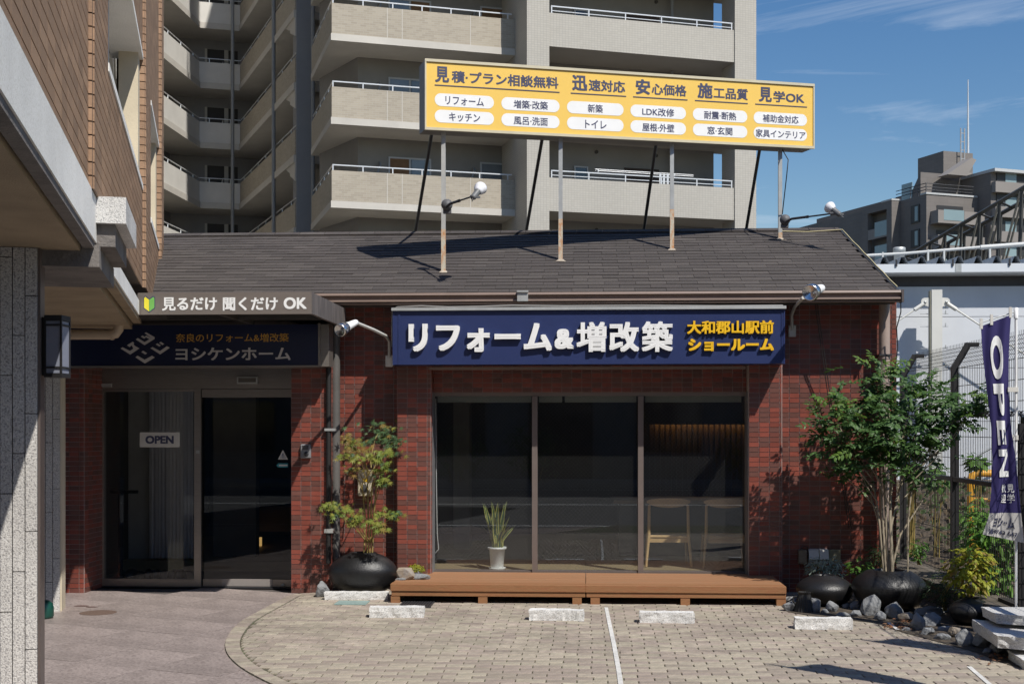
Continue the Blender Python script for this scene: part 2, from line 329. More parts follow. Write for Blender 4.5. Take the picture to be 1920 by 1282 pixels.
wallbox(xPL0, xPL1, YP, YB + .16, 0, zSof + .001)                     # left pier
wallbox(xE1, xPL0 - .002, YB, YB + .161, 0, zSof)                     # wall between pier and entrance
wallbox(xPL1 + .002, xPR0 - .002, YB + .001, YB + .162, zLin, zSof)          # over the window
wallbox(xE0, xE1 - .002, YE, YB + .163, 0, 2.66)                      # entrance pier
wallbox(X_L - .8, xS1, 12.4, YB + .15, 0, 2.64)                  # stub left of the door
wallbox(X_L - .8, xE1 - .004, YB + .05, YB + .164, 2.262, zSof - .002)         # over the door
wallbox(X_R - .15, X_R - .001, YB + .162, 17.6, 0, 2.95)               # gable side
fw = wall.build('front_wall', MORTAR, shop)
V3 = Vector
tile_field((xPR1, YB, 0), (1,0,0), (0,-1,0), X_R - xPR1, zSof)
tile_field((xPR0, YP, 0), (1,0,0), (0,-1,0), xPR1 - xPR0, zSof)
tile_field((xPR1 + .001, YP, 0), (0,1,0), (1,0,0), YB - YP, zSof)
tile_field((xPL0, YP, 0), (1,0,0), (0,-1,0), xPL1 - xPL0, zSof)
tile_field((xPL1, YP, 0), (0,1,0), (1,0,0), YB - YP, zSof)
tile_field((xPL0, YB, 0), (0,-1,0), (-1,0,0), YB - YP, zSof)
tile_field((xE1, YB, 0), (1,0,0), (0,-1,0), xPL0 - xE1, zSof)
tile_field((xPL1, YB, zLin), (1,0,0), (0,-1,0), xPR0 - xPL1, zSof - zLin)
tile_field((xE0, YE, 0), (1,0,0), (0,-1,0), xE1 - xE0, 2.66)
tile_field((xE1 - .001, YE, 0), (0,1,0), (1,0,0), YB - YE, 2.66)
tile_field((X_L - .2, 12.4, 0), (1,0,0), (0,-1,0), xS1 - X_L + .2, 2.64)
tile_field((xS1, 12.4, 0), (0,1,0), (1,0,0), .46, 2.64)
tb = MB(); tb.obox((0,0,0), (1,0,0), (0,0,1), (0,-1,0), TP - .0056, TQ - .0056, .0075)
tme = tb.mesh('tile', TILE)
def frame(c, u, n, v=Vector((0,0,1))):
    u = Vector(u); n = Vector(n); return Matrix(((u.x, -n.x, v.x, c.x), (u.y, -n.y, v.y, c.y), (u.z, -n.z, v.z, c.z), (0, 0, 0, 1)))
tiles.sort(key=lambda t: t[0].y - (0.4 if t[0].x > xPR0 or xPL0 < t[0].x < xPL1 else 0) + abs(t[0].z - 1.3) * .12)
for i, (c, u, n, tl) in enumerate(tiles):
    if i < 300: piece('tile', tme, frame(c + Vector(n) * tl, u, n), fw)
    else: cut.obox(c + Vector(n) * tl, u, (0,0,1), n, TP - .0056, TQ - .0056, .0075)
cut.build('tile_field', TILE, fw, kind='stuff')

# roof: 3-in-8 pitch, shingles laid in courses
Yev, Zev = 12.47, onY(1100, 549, 12.47).z
pR0, pR1 = onY(1681, 549, Yev), None
PIT = math.atan(0.37); Yri = 15.15; Zri = Zev + (Yri - Yev) * .37
xr0, xr1 = onY(1680, 540, Yev).x, onY(1572, 430, Yri).x           # right verge, eave and ridge
xl0, xl1 = onY(270, 548, Yev).x, onY(287, 448, Yri).x             # left edge along the neighbour
n_roof = Vector((0, -math.sin(PIT), math.cos(PIT))); s_roof = Vector((0, math.cos(PIT), math.sin(PIT)))
def rp(x, t, h=0.0): return Vector((x, Yev, Zev)) + s_roof * t + n_roof * h
LEN = (Yri - Yev) / math.cos(PIT)
def xa(t): return xl0 + (xl1 - xl0) * t / LEN
def xb(t): return xr0 + (xr1 - xr0) * t / LEN
rb = MB(); rb.prism([rp(xl0, 0, -.01), rp(xr0, 0, -.01), rp(xr1, LEN, -.01), rp(xl1, LEN, -.01)], n_roof * -.12)
Yb2 = Yri + 2.9; zb2 = Zri - 2.9 * .37
rb.prism([(xl1, Yri + .002, Zri - .01), (xr1, Yri + .002, Zri - .01), (xr0 - .1, Yb2, zb2), (xl1 - .9, Yb2, zb2)], (0, 0, -.12))
roof = rb.build('roof', ROOFB, shop)
EX, TW = .136, .306; k = 0; t = 0.0; shl = []; sb = MB()
sm_ = MB(); sm_.obox((0,0,0), (1,0,0), (0,1,0), (0,0,1), TW - .0035, EX + .02, .006); shm = sm_.mesh('shingle', SHING)
while t < LEN - .02:
    x = -9.0 + (k % 2) * TW / 2 + random.uniform(-.012, .012); lo, hi = xa(t) , xb(t)
    while x < hi:
        a, b = max(x, lo), min(x + TW, hi)
        if b - a > .03:
            ln = min(EX + .02, LEN - t)
            c = rp((a + b) / 2, t + ln / 2, .009 + random.uniform(-.0015, .0015))
            tilt = Matrix.Rotation(-.045 + random.uniform(-.006, .006), 4, 'X')
            M = Matrix(((1, 0, 0, c.x), (0, s_roof.y, n_roof.y, c.y), (0, s_roof.z, n_roof.z, c.z), (0, 0, 0, 1))) @ tilt
            if b - a > TW - .004 and ln > EX + .01 and len(shl) < 300: shl.append(piece('shingle', shm, M, roof))
            else:
                q = MB(); q.obox((0,0,0), (1,0,0), (0,1,0), (0,0,1), b - a - .0035, ln, .006); sb.add([M @ Vector(v) for v in q.v], q.f)
        x += TW
    t += EX; k += 1
x = xl1                                                              # ridge caps
while x < xr1 - .05:
    e = min(x + .3, xr1); sb.obox(((x + e) / 2, Yri - .055, Zri + .006), (1,0,0), s_roof, n_roof, e - x - .006, .13, .012); x += .3
sb.build('shingle_field', SHING, roof, kind='stuff')
vb = MB(); vb.tube([rp(xr0 + .012, -.02, .01), rp(xr1 + .012, LEN, .012)], .016, 6); vb.prism([rp(xr0 + .002, 0, .0), rp(xr0 + .03, 0, .0), rp(xr1 + .03, LEN, .0), rp(xr1 + .002, LEN, .0)], (0, 0, -.1))
vb.build('verge_trim', mat('verge_metal', (.06, .07, .085), .4, .1), roof)
fb = MB(); fb.prism([rp(xl0 - .09, -.05, .12), rp(xl0 + .03, -.05, .022), rp(xl1 + .03, LEN, .022), rp(xl1 - .09, LEN, .12)], (0, 0, -.02))
fb.build('wall_flashing', mat('grey_flashing', (.16, .18, .2), .45, .15), roof)
cb = MB(); cb.tube([rp(XY(1480, 14.4), LEN - .16, .03), rp(XY(1530, 14.4), LEN - .19, .025), rp(xr1 + .02, LEN - .13, .035)] + [rp(xb(LEN - .13 - i * .3) + .015, LEN - .13 - i * .3, .03 + .006 * (i % 2)) for i in range(1, 10)], .006, 5)
cb.build('roof_cable', mat('sunbleached_cable', (.5, .44, .25), .6, .1), roof)
# gutter with rolled lips
xg0, xg1 = XY(560, 12.36), XY(1690, 12.36); zt = onY(1100, 547.5, 12.36).z; zbm = onY(1100, 568.5, 12.36).z
g = MB(); H = zt - zbm
prof = [(12.46, zt), (12.352, zt), (12.345, zt - .022), (12.375, zt - .026), (12.378, zt - .062), (12.352, zt - .066), (12.350, zt - .083), (12.378, zt - .087), (12.38, zbm + .012), (12.365, zbm + .008), (12.367, zbm), (12.46, zbm)]
g.prism([(xg0, y, z) for y, z in prof], (xg1 - xg0, 0, 0)); gut = recalc(g.build('gutter', GUT, shop))
e = MB(); e.box(xg1, xg1 + .02, 12.34, 12.47, zbm - .004, zt + .004); e.build('end_cap', mat('dark_cap', (.09, .075, .07), .5, .1), gut)
e = MB(); q = onY(980, 556, 12.335); e.box(q.x - .052, q.x + .052, 12.318, 12.349, q.z - .045, q.z + .04); e.box(q.x - .055, q.x + .055, 12.30, 12.35, q.z + .04, q.z + .056); e.build('gutter_clip', GALV, gut)
s = MB(); s.box(xg0, xg1 - .02, 12.462, YB - .0, zbm + .03, zbm + .05); s.build('eave_board', mat('dark_brown_board', (.09, .055, .045), .7, .1), shop)
# downpipes
d = MB(); qx = XY(1660, 12.62); d.tube([(qx, 12.66, .12), (qx, 12.66, zbm + .03)], .052, 14)
d.tube([(qx, 12.66, 2.30), (qx, 12.66, 2.33)], .056, 14, 0)
dp = d.build('downpipe', mat('taupe_pipe', (.33, .255, .22), .5, .08, 4), shop); dp['label'] = 'taupe downpipe at the right corner under the gutter end'
d = MB(); d.box(qx - .06, qx + .06, 12.6, 12.8, 2.33, 2.345); d.build('pipe_clamp', DSTEEL, dp)
d = MB(); qx = XY(629, 12.70); d.tube([(qx, 12.70, .02), (qx, 12.70, 2.72)], .047, 14)
d2 = d.build('downpipe', mat('weathered_grey_pipe', (.10, .095, .09), .5, .25, 3), shop); d2['label'] = 'weathered grey downpipe beside the entrance canopy'
d = MB(); qx = XY(616, 12.47); d.tube([(qx, 12.47, .3), (qx, 12.47, 2.30)], .026, 10); d3 = d.build('conduit_pipe', BLKM, shop)
d = MB(); d.box(qx - .035, qx + .07, 12.44, 12.5, 1.60, 1.625); d.box(qx - .035, qx + .05, 12.43, 12.5, .60, .64); d.build('pipe_clamp', GALV, d3)
# wire hanging from the gutter end, and two thin cables across the right wall
d = MB(); a = onY(1689, 566, 12.4); d.tube([a, onY(1689, 585, 12.4), onY(1681, 615, 12.5), onY(1683, 650, 12.5), onY(1679, 690, 12.55), onY(1680, 720, 12.6)], .006, 5); d.build('loose_wire', DSTEEL, shop)
d = MB()
for s0, s1, ex in (((1528, 567), (1552, 738), 0), ((1532, 567), (1556, 738), .4)):
    d.tube([onY(s0[0], s0[1], 12.55), onY(s1[0], s1[1], 12.70), onY(s1[0] + 40, 990, 12.76)], .005, 5)
d.build('hanging_cable', BLKM, shop)

# ---- window: frame, mullions, panes, blinds
zT = ZY(737, YG, 1100); zBt = 0.19
fx = [XY(810, YG), XY(1003, YG), XY(1201, YG), XY(1399, YG)]
win = MB(); hw = .027
win.box(fx[0] - .03, fx[3] + .02, YG - .05, YG + .05, zT - .028, zT + .012)
win.box(fx[0] - .035, fx[0] + .012, YG - .052, YG + .051, zBt - .05, zT + .013); win.box(fx[3] - .006, fx[3] + .03, YG - .052, YG + .051, zBt - .05, zT + .013)
win.box(fx[0], fx[3], YG - .045, YG + .045, zBt - .05, zBt + .012)
wf = win.build('window_frame', ALU, shop)
wj = MB(); wj.box(xPL1 + .008, fx[0] - .037, YP + .06, YG + .03, 0.1, zLin - .002); wj.box(fx[3] + .032, xPR0 - .008, YP + .06, YG + .03, .1, zLin - .002); wj.build('jamb_strip', mat('grey_jamb', (.16, .16, .165), .4, .08), wf)
for i in (1, 2):
    b = MB(); b.box(fx[i] - hw, fx[i] + hw, YG - .06, YG + .055, zBt - .03, zT - .03); b.build('mullion', ALU, wf)
for i in range(3):
    b = MB(); b.add([(fx[i] + .014, YG, zBt), (fx[i+1] - .014, YG, zBt), (fx[i+1] - .014, YG, zT - .02), (fx[i] + .014, YG, zT - .02)], [(0, 1, 2, 3)]); b.build('pane', GLASS, wf)
    b = MB(); zq = ZY(742, YG + .1, 1100)
    segs = [(fx[i] + .05, fx[i+1] - .04)] if i != 1 else [(fx[1] + .04, XY(1054, YG + .1)), (XY(1059, YG + .1), fx[2] - .04)]
    for a, c in segs: b.box(a, c, YG + .07, YG + .14, zq - .055, zq + .02); b.box(a, c, YG + .065, YG + .075, zq - .066, zq - .054)
    b.build('blind_cassette', mat('olive_grey_blind', (.30, .31, .27), .6, .05), wf)
b = MB(); xq = XY(817, YG + .09)
b.tube([(xq, YG + .09, zT - .05), (xq + .005, YG + .09, 1.2), (xq + .015, YG + .09, .55), (xq + .03, YG + .09, .40), (xq + .0, YG + .09, .36), (xq - .03, YG + .09, .37)], .004, 5)
b.tube([(xq - .025, YG + .09, zT - .05), (xq - .03, YG + .09, .9)], .003, 5); b.build('blind_cord', WHITE, wf)
# ---- room behind the glass
xi0, xi1, yi1, zi = -5.2, X_R - .16, 17.4, 2.42
fl = MB(); fl.box(XY(640, 13), xi1, YG + .05, yi1, -.02, .185); fl.build('interior_floor', mat('oak_floor', (.30, .235, .145), .6, .12, 5, stretch=(1, 6, 6)), shop)
fl = MB(); fl.box(xi0, XY(640, 13) - .002, YG + .07, yi1, -.02, .03); fl.box(xi0, XY(640, 13) - .002, 14.1, yi1, .03, .14, 1); fl.build('entry_floor', [mat('entry_slab', (.10, .095, .09), .5, .2), MT['oak_floor']], shop)
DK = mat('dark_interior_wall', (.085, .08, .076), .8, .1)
iw = MB(); iw.box(xi0, xi1, yi1, yi1 + .1, 0, zi); iw.box(xi0 - .1, xi0, YG + .1, yi1, 0, zi); iw.box(xi1, xi1 + .0005, YG + .1, yi1, 0, zi)
iw.box(XY(640, 13) - .05, XY(640, 13) + .05, YG + .1, 15.6, .03, zi); iw.box(xi0, xi1, YG + .17, yi1, zi, zi + .06); iw.build('interior_wall', DK, shop)
sl_ = MB(); x0_, x1_ = XY(1218, 16.6), XY(1500, 16.6)
x = x0_
while x < x1_: sl_.box(x, x + .045, 16.6, 16.63, .19, ZY(793, 16.6, 1300)); x += .07
sl_.box(x0_ - .1, x1_, 16.635, 16.7, .19, zi); sl_.box(x0_ - .1, x1_, 16.4, 16.63, ZY(791, 16.5, 1300), zi)
sl_.build('slatted_wall', mat('slat_wood', (.075, .05, .033), .6, .15), shop)
ld = MB(); ld.box(x0_ + .05, x1_, 16.53, 16.56, ZY(794, 16.5, 1300) - .004, ZY(794, 16.5, 1300) + .006); ld.box(x0_ - .1, x1_, 16.405, 16.43, ZY(794, 16.5, 1300) - .012, ZY(790, 16.5, 1300), 1); ld.build('led_strip', [emit('warm_led', (1.0, .52, .16), 5.0), MT['slat_wood']], shop)
ct = MB(); ct.box(XY(1150, 14.6), XY(1480, 14.6), 14.4, 15.2, .78, .82); ct.box(XY(1160, 14.6), XY(1480, 14.6), 14.5, 15.1, .19, .78, 1); ct.build('counter', [mat('pale_wood', (.20, .14, .085), .5, .15), DK], shop)
cb_ = MB(); cb_.box(XY(850, 15.2), XY(880, 15.2), 15.2, 15.5, .19, zi); cb_.build('interior_pillar', mat('interior_grey', (.20, .19, .18), .8, .1), shop)
hm = MB(); hm.box(XY(600, 12.9), XY(640, 13), YG + .1, YG + .12, 0, zi); hm.build('interior_panel', DK, shop)

# ---- wooden chairs inside the right-hand window
def chair(px, Y, label):
    c = thing('wooden_chair', (XY(px, Y), Y, .185), label, 'chair', 'wooden chairs behind the right window pane')
    x = XY(px, Y); WOOD = mat('chair_oak', (.60, .40, .20), .45, .12, 8)
    b = MB(); n = 14
    P = []
    for i in range(n + 1):
        a = -1 + 2 * i / n; h = .062 * math.sqrt(max(0, 1 - a * a * .96)); xx = x + a * .225; yy = Y + .05 * a * a
        P += [(xx, yy, .865 - h), (xx, yy, .865 + h * .55), (xx, yy + .02, .865 + h * .55), (xx, yy + .02, .865 - h)]
    b.add(P, [(i*4+j, i*4+4+j, i*4+4+(j+1) % 4, i*4+(j+1) % 4) for i in range(n) for j in range(4)], 0, False); b.build('backrest', WOOD, c)
    b = MB(); b.box(x - .215, x + .215, Y + .02, Y + .42, .485, .515); bevel(b.build('seat', WOOD, c), .01)
    b = MB(); b.box(x - .2, x + .2, Y + .03, Y + .06, .44, .483); b.build('seat_rail', WOOD, c)
    for sx in (-1, 1):
        b = MB(); b.tube([(x + sx * .235, Y - .01, .19), (x + sx * .205, Y + .02, .52), (x + sx * .2, Y + .04, .83)], [.013, .018, .014], 8); b.build('leg', WOOD, c)
        b = MB(); b.tube([(x + sx * .22, Y + .44, .19), (x + sx * .2, Y + .4, .50)], [.013, .017], 8); b.build('leg', WOOD, c)
    return c
chair(1254, 13.35, 'pale wooden chair with an oval back, seen through the right window pane beside the mullion')
chair(1362, 13.30, 'pale wooden chair partly hidden at the right edge of the right window pane')
# ---- potted snake plant on the sill
p0 = onY(932, 1070, 13.02); sp = thing('snake_plant', (p0.x, 13.02, .187), 'variegated snake plant in a white ribbed pot behind the left window pane', 'plant')
b = MB(); b.lathe([(0, .0), (.058, .0), (.066, .02), (.080, .195), (.096, .20), (.096, .222), (.084, .222), (.080, .20), (0, .19)], (p0.x, 13.02, .197), 24); b.build('pot', WHITE, sp)
b = MB(); b.lathe([(0, 0), (.075, 0), (.09, .022), (.085, .024), (.07, .01), (0, .009)], (p0.x, 13.02, .187), 20); b.build('saucer', WHITE, sp)
SNK = mat('snake_leaf', (.045, .085, .03), .45, .3, 18, stretch=(1, 1, 3)); SNE = mat('snake_edge', (.38, .36, .10), .45, .1)
random.seed(3)
for i in range(20):
    a = i * 2.4; r0 = random.uniform(.01, .05); hgt = random.choice([.36, .42, .48, .50, .26, .24]); lean = random.uniform(.02, .13) + (.09 if hgt < .3 else 0); w = random.uniform(.021, .031); ph = random.uniform(0, 3)
    bx, by = p0.x + math.cos(a) * r0, 13.02 + math.sin(a) * r0; b = MB(); P = []; q = 8; tw = random.uniform(-.8, .8)
    for j in range(q + 1):
        s = j / q; ww = w * (1 - s ** 4) * (.65 + .7 * s * (1.2 - s)); cx = bx + math.cos(a) * lean * s * s + .008 * math.sin(s * 7 + ph); cy = by + math.sin(a) * lean * s * s; d = Vector((math.cos(ph + tw * s), math.sin(ph + tw * s) * .6, 0)).normalized(); c = Vector((cx, cy, .385 + hgt * s))
        P += [c - d * ww, c - d * ww * .55 + Vector((0, .002, 0)), c + d * ww * .55 + Vector((0, .002, 0)), c + d * ww]
    for j in range(q):
        for t_ in range(3): b.add([P[j*4+t_], P[j*4+t_+1], P[j*4+5+t_], P[j*4+4+t_]], [(0, 1, 2, 3)], 1 if t_ != 1 else 0)
    b.build('leaf', [SNK, SNE], sp)

# ---- entrance door
YD = 12.89
dx0, dx1 = XY(186, YD), xE0 - .003
zd = lambda py: ZY(py, YD, 400)
tr = MB(); tr.box(dx0, dx1, YD - .03, YD + .05, zd(729), zd(687)); tr.box(XY(380, YD), dx1, YD - .026, YD + .05, zd(745), zd(730)); transom = tr.build('door_transom', STEEL, shop)
b = MB(); a = onY(465, 713, YD - .03); b.box(a.x - .105, a.x + .105, YD - .065, YD - .031, a.z - .035, a.z + .035); b.build('door_sensor', GALV, transom)
b = MB(); b.box(a.x - .09, a.x + .09, YD - .067, YD - .0655, a.z - .02, a.z + .025); b.build('sensor_cover', mat('sensor_dark', (.12, .11, .1), .3, .05), transom)
b = MB(); a = onY(200, 722, YD - .03); b.box(a.x - .055, a.x + .055, YD - .05, YD - .031, a.z - .018, a.z + .018); b.build('small_plate', GALV, transom)
fr = MB(); fr.box(dx0 - .05, dx0 + .028, YD - .06, YD + .05, 0.002, zd(689)); fr.box(dx0 + .045, dx0 + .062, YD - .02, YD + .03, .002, zd(731)); fr.build('door_frame', STEEL, shop)
for nm, a, c, yy in (('left', 193, 378, YD - .012), ('right', 380, 546, YD + .02)):
    xa_, xb_ = XY(a, yy), XY(c, yy) if c != 546 else dx1
    b = MB(); b.box(xa_ + .01, xb_ - .002, yy - .022, yy + .022, .012, zd(1085)); b.build('bottom_rail', STEEL, shop)
    b = MB()
    if nm == 'left': b.box(xb_ - .07, xb_, yy - .026, yy + .02, .013, zd(729)); b.box(xa_, xa_ + .018, yy - .02, yy + .018, .013, zd(731)); b.box(xa_ + .018, xb_ - .07, yy - .02, yy + .018, zd(734), zd(730))
    else: b.box(xb_ - .012, xb_, yy - .018, yy + .018, zd(1085), zd(746))
    b.build('door_stile', STEEL, shop)
    b = MB(); zq0, zq1 = zd(1085) + .001, zd(733 if nm == 'left' else 746); b.add([(xa_ + .012, yy, zq0), (xb_ - .006, yy, zq0), (xb_ - .006, yy, zq1), (xa_ + .012, yy, zq1)], [(0, 1, 2, 3)]); b.build('door_pane', DGLASS, shop)
b = MB(); q0, q1 = onY(416, 1103, YD), onY(511, 1085, YD); b.box(q0.x, q1.x, YD - .008, YD - .0035, .016, q1.z); b.build('kick_plate', mat('matt_steel', (.42, .385, .36), .5, .06, metal=.6), shop)
b = MB(); a = onY(531, 1096, YD); b.lathe([(.018, 0), (.018, .008), (.009, .01), (0, .01)], (a.x, YD - .003, a.z), 14, axis=(0, -1, 0)); b.build('floor_lock', GALV, shop)
b = MB(); b.box(dx0, dx1, YD - .06, YD + .06, .0015, .008); b.build('door_track', DSTEEL, shop)
b = MB(); a = onY(371, 846, YD - .04); b.box(a.x - .018, a.x + .018, YD - .05, YD - .0385, a.z - .02, a.z + .012); b.build('door_catch', GALV, shop)
# stickers on the right pane
b = MB(); ys = YD + .014; T = lambda px, py: onY(px, py, ys)
b.add([T(521, 861), T(540, 861), T(530.5, 843)], [(0, 1, 2)], 0); b.add([T(524, 859) - V3((0,.001,0)), T(537, 859) - V3((0,.001,0)), T(530.5, 846.5) - V3((0,.001,0))], [(0, 1, 2)], 1)
yo = V3((0, .002, 0)); b.add([T(529.6, 850) - yo, T(531.4, 850) - yo, T(531, 855.5) - yo, T(530, 855.5) - yo], [(0, 1, 2, 3)], 2); b.add([T(529.8, 856.5) - yo, T(531.2, 856.5) - yo, T(531.2, 858) - yo, T(529.8, 858) - yo], [(0, 1, 2, 3)], 2)
b.build('warning_sticker', [WHITE, mat('sticker_pale', (.55, .58, .62), .5, .02), mat('sticker_blue', (.02, .12, .3), .5, .02)], shop)
b = MB(); b.add([T(518, 872), T(522, 868), T(540, 868), T(540, 876), T(522, 876)], [(0, 1, 2, 3, 4)], 0)
b.add([T(523, 870.5) - yo, T(539, 870.5) - yo, T(539, 873.5) - yo, T(523, 873.5) - yo], [(0, 1, 2, 3)], 1); b.build('arrow_sticker', [mat('sticker_cyan', (.05, .35, .45), .5, .02), WHITE], shop)
# OPEN board hung on the left pane
oy = YD - .035; ob = thing('open_sign', onY(300, 838, oy), 'white board reading OPEN hung on the left glass door', 'sign')
a0, a1 = onY(262, 838, oy), onY(337, 810, oy)
b = MB(); b.box(a0.x, a1.x, oy - .004, oy + .004, a0.z, a1.z); bevel(b.build('board', OFFW, ob), .003)
b = MB(); t0, t1 = onY(273, 831.5, oy), onY(326, 816.5, oy)
letter(b, 'OPEN', lambda u, v, d: V3((u, oy - .0042 - d, v)), t0.x, t1.x, t0.z, t1.z, .001, .048); b.build('lettering', INK, ob)
b = MB(); a = onY(300, 810, oy); b.tube([(a0.x + .1, oy, a1.z), (a.x, oy, a1.z + .06), (a1.x - .1, oy, a1.z)], .0015, 4); b.build('cord', GALV, ob)
# things in the entrance hall
hs = thing('hand_rail', (XY(226, 13.6), 13.6, .03), 'black T-shaped handrail post standing behind the left glass door', 'handrail')
a = onY(226, 924, 13.6); b = MB(); b.box(a.x - .02, a.x + .02, 13.58, 13.62, .03, a.z); b.build('post', BLKM, hs)
b = MB(); b.box(XY(208, 13.6), XY(258, 13.6), 13.575, 13.625, a.z - .002, a.z + .032); b.build('grip', BLKM, hs)
cu = thing('curtain', (XY(310, 14.2), 14.2, .15), 'pale grey curtain hanging behind the left glass door', 'curtain')
b = MB(); xs0, xs1 = XY(280, 14.2), XY(362, 14.2); n = 40; P = []
for i in range(n + 1):
    x = xs0 + (xs1 - xs0) * i / n; y = 14.2 + .03 * math.sin(i * 1.9); P += [(x, y, .16), (x, y, zi - .05)]
b.add(P, [(2*i, 2*i+2, 2*i+3, 2*i+1) for i in range(n)], 0, True); b.build('cloth', mat('curtain_cloth', (.56, .56, .60), .9, .08), cu)
b = MB(); b.box(XY(400, 14.6), XY(480, 14.6), 14.6, 14.75, .14, zi); b.build('partition', mat('charcoal_partition', (.13, .122, .115), .8, .1), shop)
b = MB(); b.box(XY(482, 16.2), XY(545, 16.2), 16.2, 16.5, .3, .62); b.build('cabinet', mat('cabinet_wood', (.22, .14, .08), .5, .1), shop)
b = MB(); b.box(XY(476, 15.8), XY(490, 15.8), 15.8, 15.83, .15, .26); b.build('floor_lamp_panel', emit('dim_led', (1, .6, .2), .5), shop)
b = MB(); b.box(XY(192, 14.3), XY(292, 14.3), 14.3, 14.38, .035, zi); b.build('hall_panel', mat('hall_grey', (.40, .39, .375), .8, .1), shop)
for k, (px, w) in enumerate(((246, 26), (279, 16), (293, 16), (325, 22), (338, 22))):
    a = onY(px, 1082, 13.35); s = thing('shoe', (a.x, 13.35, .03), ('dark shoe on the entrance floor by the handrail', 'left of a pair of rounded black slippers behind the left door', 'right of a pair of rounded black slippers behind the left door', 'dark shoe nearest the curtain, left of its pair, behind the left door', 'dark shoe nearest the door stile behind the left door')[k], 'shoe', 'shoes on the entrance floor')
    b = MB(); hw_ = w / 2 / 185
    b.lathe([(0, .0), (hw_, .0), (hw_ * 1.02, .03), (hw_ * .85, .075), (hw_ * .45, .10), (0, .105)], (a.x, 13.35, .03), 12, ys=2.0); b.build('upper', BLKM, s)
    b = MB(); b.lathe([(0, 0), (hw_ * 1.08, 0), (hw_ * 1.08, .016), (0, .016)], (a.x, 13.35, .03), 12, ys=2.0); b.build('sole', DSTEEL, s)

# ---- entrance canopy with its lettered fascia
YC = 10.92
c0, c1 = onY(262, 590, YC), onY(584, 547, YC)
xc0 = c0.x - .02; can = thing('entrance_canopy', (c1.x, 12.4, 2.6), 'flat bronze entrance canopy with white Japanese lettering and a green and yellow leaf mark', 'canopy')
FASC = mat('bronze_fascia', (.215, .185, .165), .4, .08, 4, metal=.35, stretch=(1, 1, 5)); FSID = mat('stained_fascia_side', (.10, .09, .088), .5, .25, 4, col2=(.16, .14, .13), stretch=(10, 10, .8))
b = MB(); b.box(xc0, c1.x, YC, YC + .03, c0.z, c1.z); b.build('fascia', FASC, can)
b = MB(); b.box(c1.x - .028, c1.x + .002, YC + .032, 12.48, c0.z + .002, c1.z - .002); b.build('side_fascia', FSID, can)
b = MB(); b.box(xc0 - .8, c1.x - .03, YC + .032, YB + .045, c0.z + .06, c0.z + .09); b.box(c1.x - .9, c1.x - .86, YC + .05, 12.3, c0.z + .02, c0.z + .058); b.box(xc0, c1.x - .03, 11.7, 11.73, c0.z + .02, c0.z + .058); b.build('roof_sheet', mat('canopy_soffit', (.06, .055, .052), .6, .15), can)
fc = lambda u, v, d: V3((u, YC - d, v))
b = MB()
for tx, p0_, p1_, y0, y1 in (('見るだけ', 304, 407, 582.5, 557), ('聞くだけ', 418, 521, 582.5, 557), ('OK', 532, 575, 579.5, 557.5)):
    q0, q1 = onY(p0_, y0, YC), onY(p1_, y1, YC); letter(b, tx, fc, q0.x, q1.x, q0.z, q1.z, .004, .028 if tx != 'OK' else .035)
b.build('lettering', WHITE, can)
def poly(mb, pts, m, lift, fn=fc, px=None): mb.add([fn(*(lambda q: (q.x, q.z))(onY(x, y, px or YC)), lift) for x, y in pts], [tuple(range(len(pts)))], m)
b = MB()
poly(b, [(280, 586), (268.8, 578), (268.8, 559), (271, 555.2), (274, 555.2), (280, 559.8), (286, 555.2), (289, 555.2), (291, 559), (291, 578)], 2, .001)
poly(b, [(279.6, 584), (270.2, 577), (270.2, 559.4), (272.5, 556.6), (279.6, 562)], 0, .0022); poly(b, [(280.2, 584), (280.2, 562), (287.6, 556.6), (289.6, 559.4), (289.6, 577)], 1, .0022)
b.build('leaf_mark', [mat('mark_yellow', (.80, .70, .05), .4, .02), mat('mark_green', (.17, .45, .10), .4, .02), INK], can)

# ---- dark company board under the canopy
YN = 12.24; b0, b1 = onY(96, 686, YN), onY(597, 608, YN)
cs = thing('company_sign', (b1.x, YN, b0.z), 'dark navy company board with grey diamond logo over the glass entrance door', 'sign')
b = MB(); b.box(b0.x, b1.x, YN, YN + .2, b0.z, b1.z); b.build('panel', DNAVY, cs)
b = MB(); b.box(b1.x, b1.x + .02, YN - .012, YN + .22, b0.z - .015, b1.z + .01); b.box(b0.x, b1.x, YN - .012, YN + .22, b0.z - .017, b0.z - .001); b.box(b1.x + .02, b1.x + .10, YN + .02, YN + .22, b0.z - .01, b1.z); b.build('edge_trim', STEEL, cs)
fn_ = lambda u, v, d: V3((u, YN - d, v)); b = MB(); q0, q1 = onY(330, 641.5, YN), onY(541, 624.5, YN); letter(b, '奈良のリフォーム&増改築', fn_, q0.x, q1.x, q0.z, q1.z, .003, .005); b.build('small_lettering', mat('ochre_letter', (.62, .34, .05), .5, .02), cs)
GLET = mat('silver_letter', (.58, .55, .54), .5, .04)
b = MB(); q0, q1 = onY(329, 675.5, YN), onY(545, 651, YN); letter(b, 'ヨシケンホーム', fn_, q0.x, q1.x, q0.z, q1.z, .004, .022); b.build('name_lettering', GLET, cs)
b = MB()
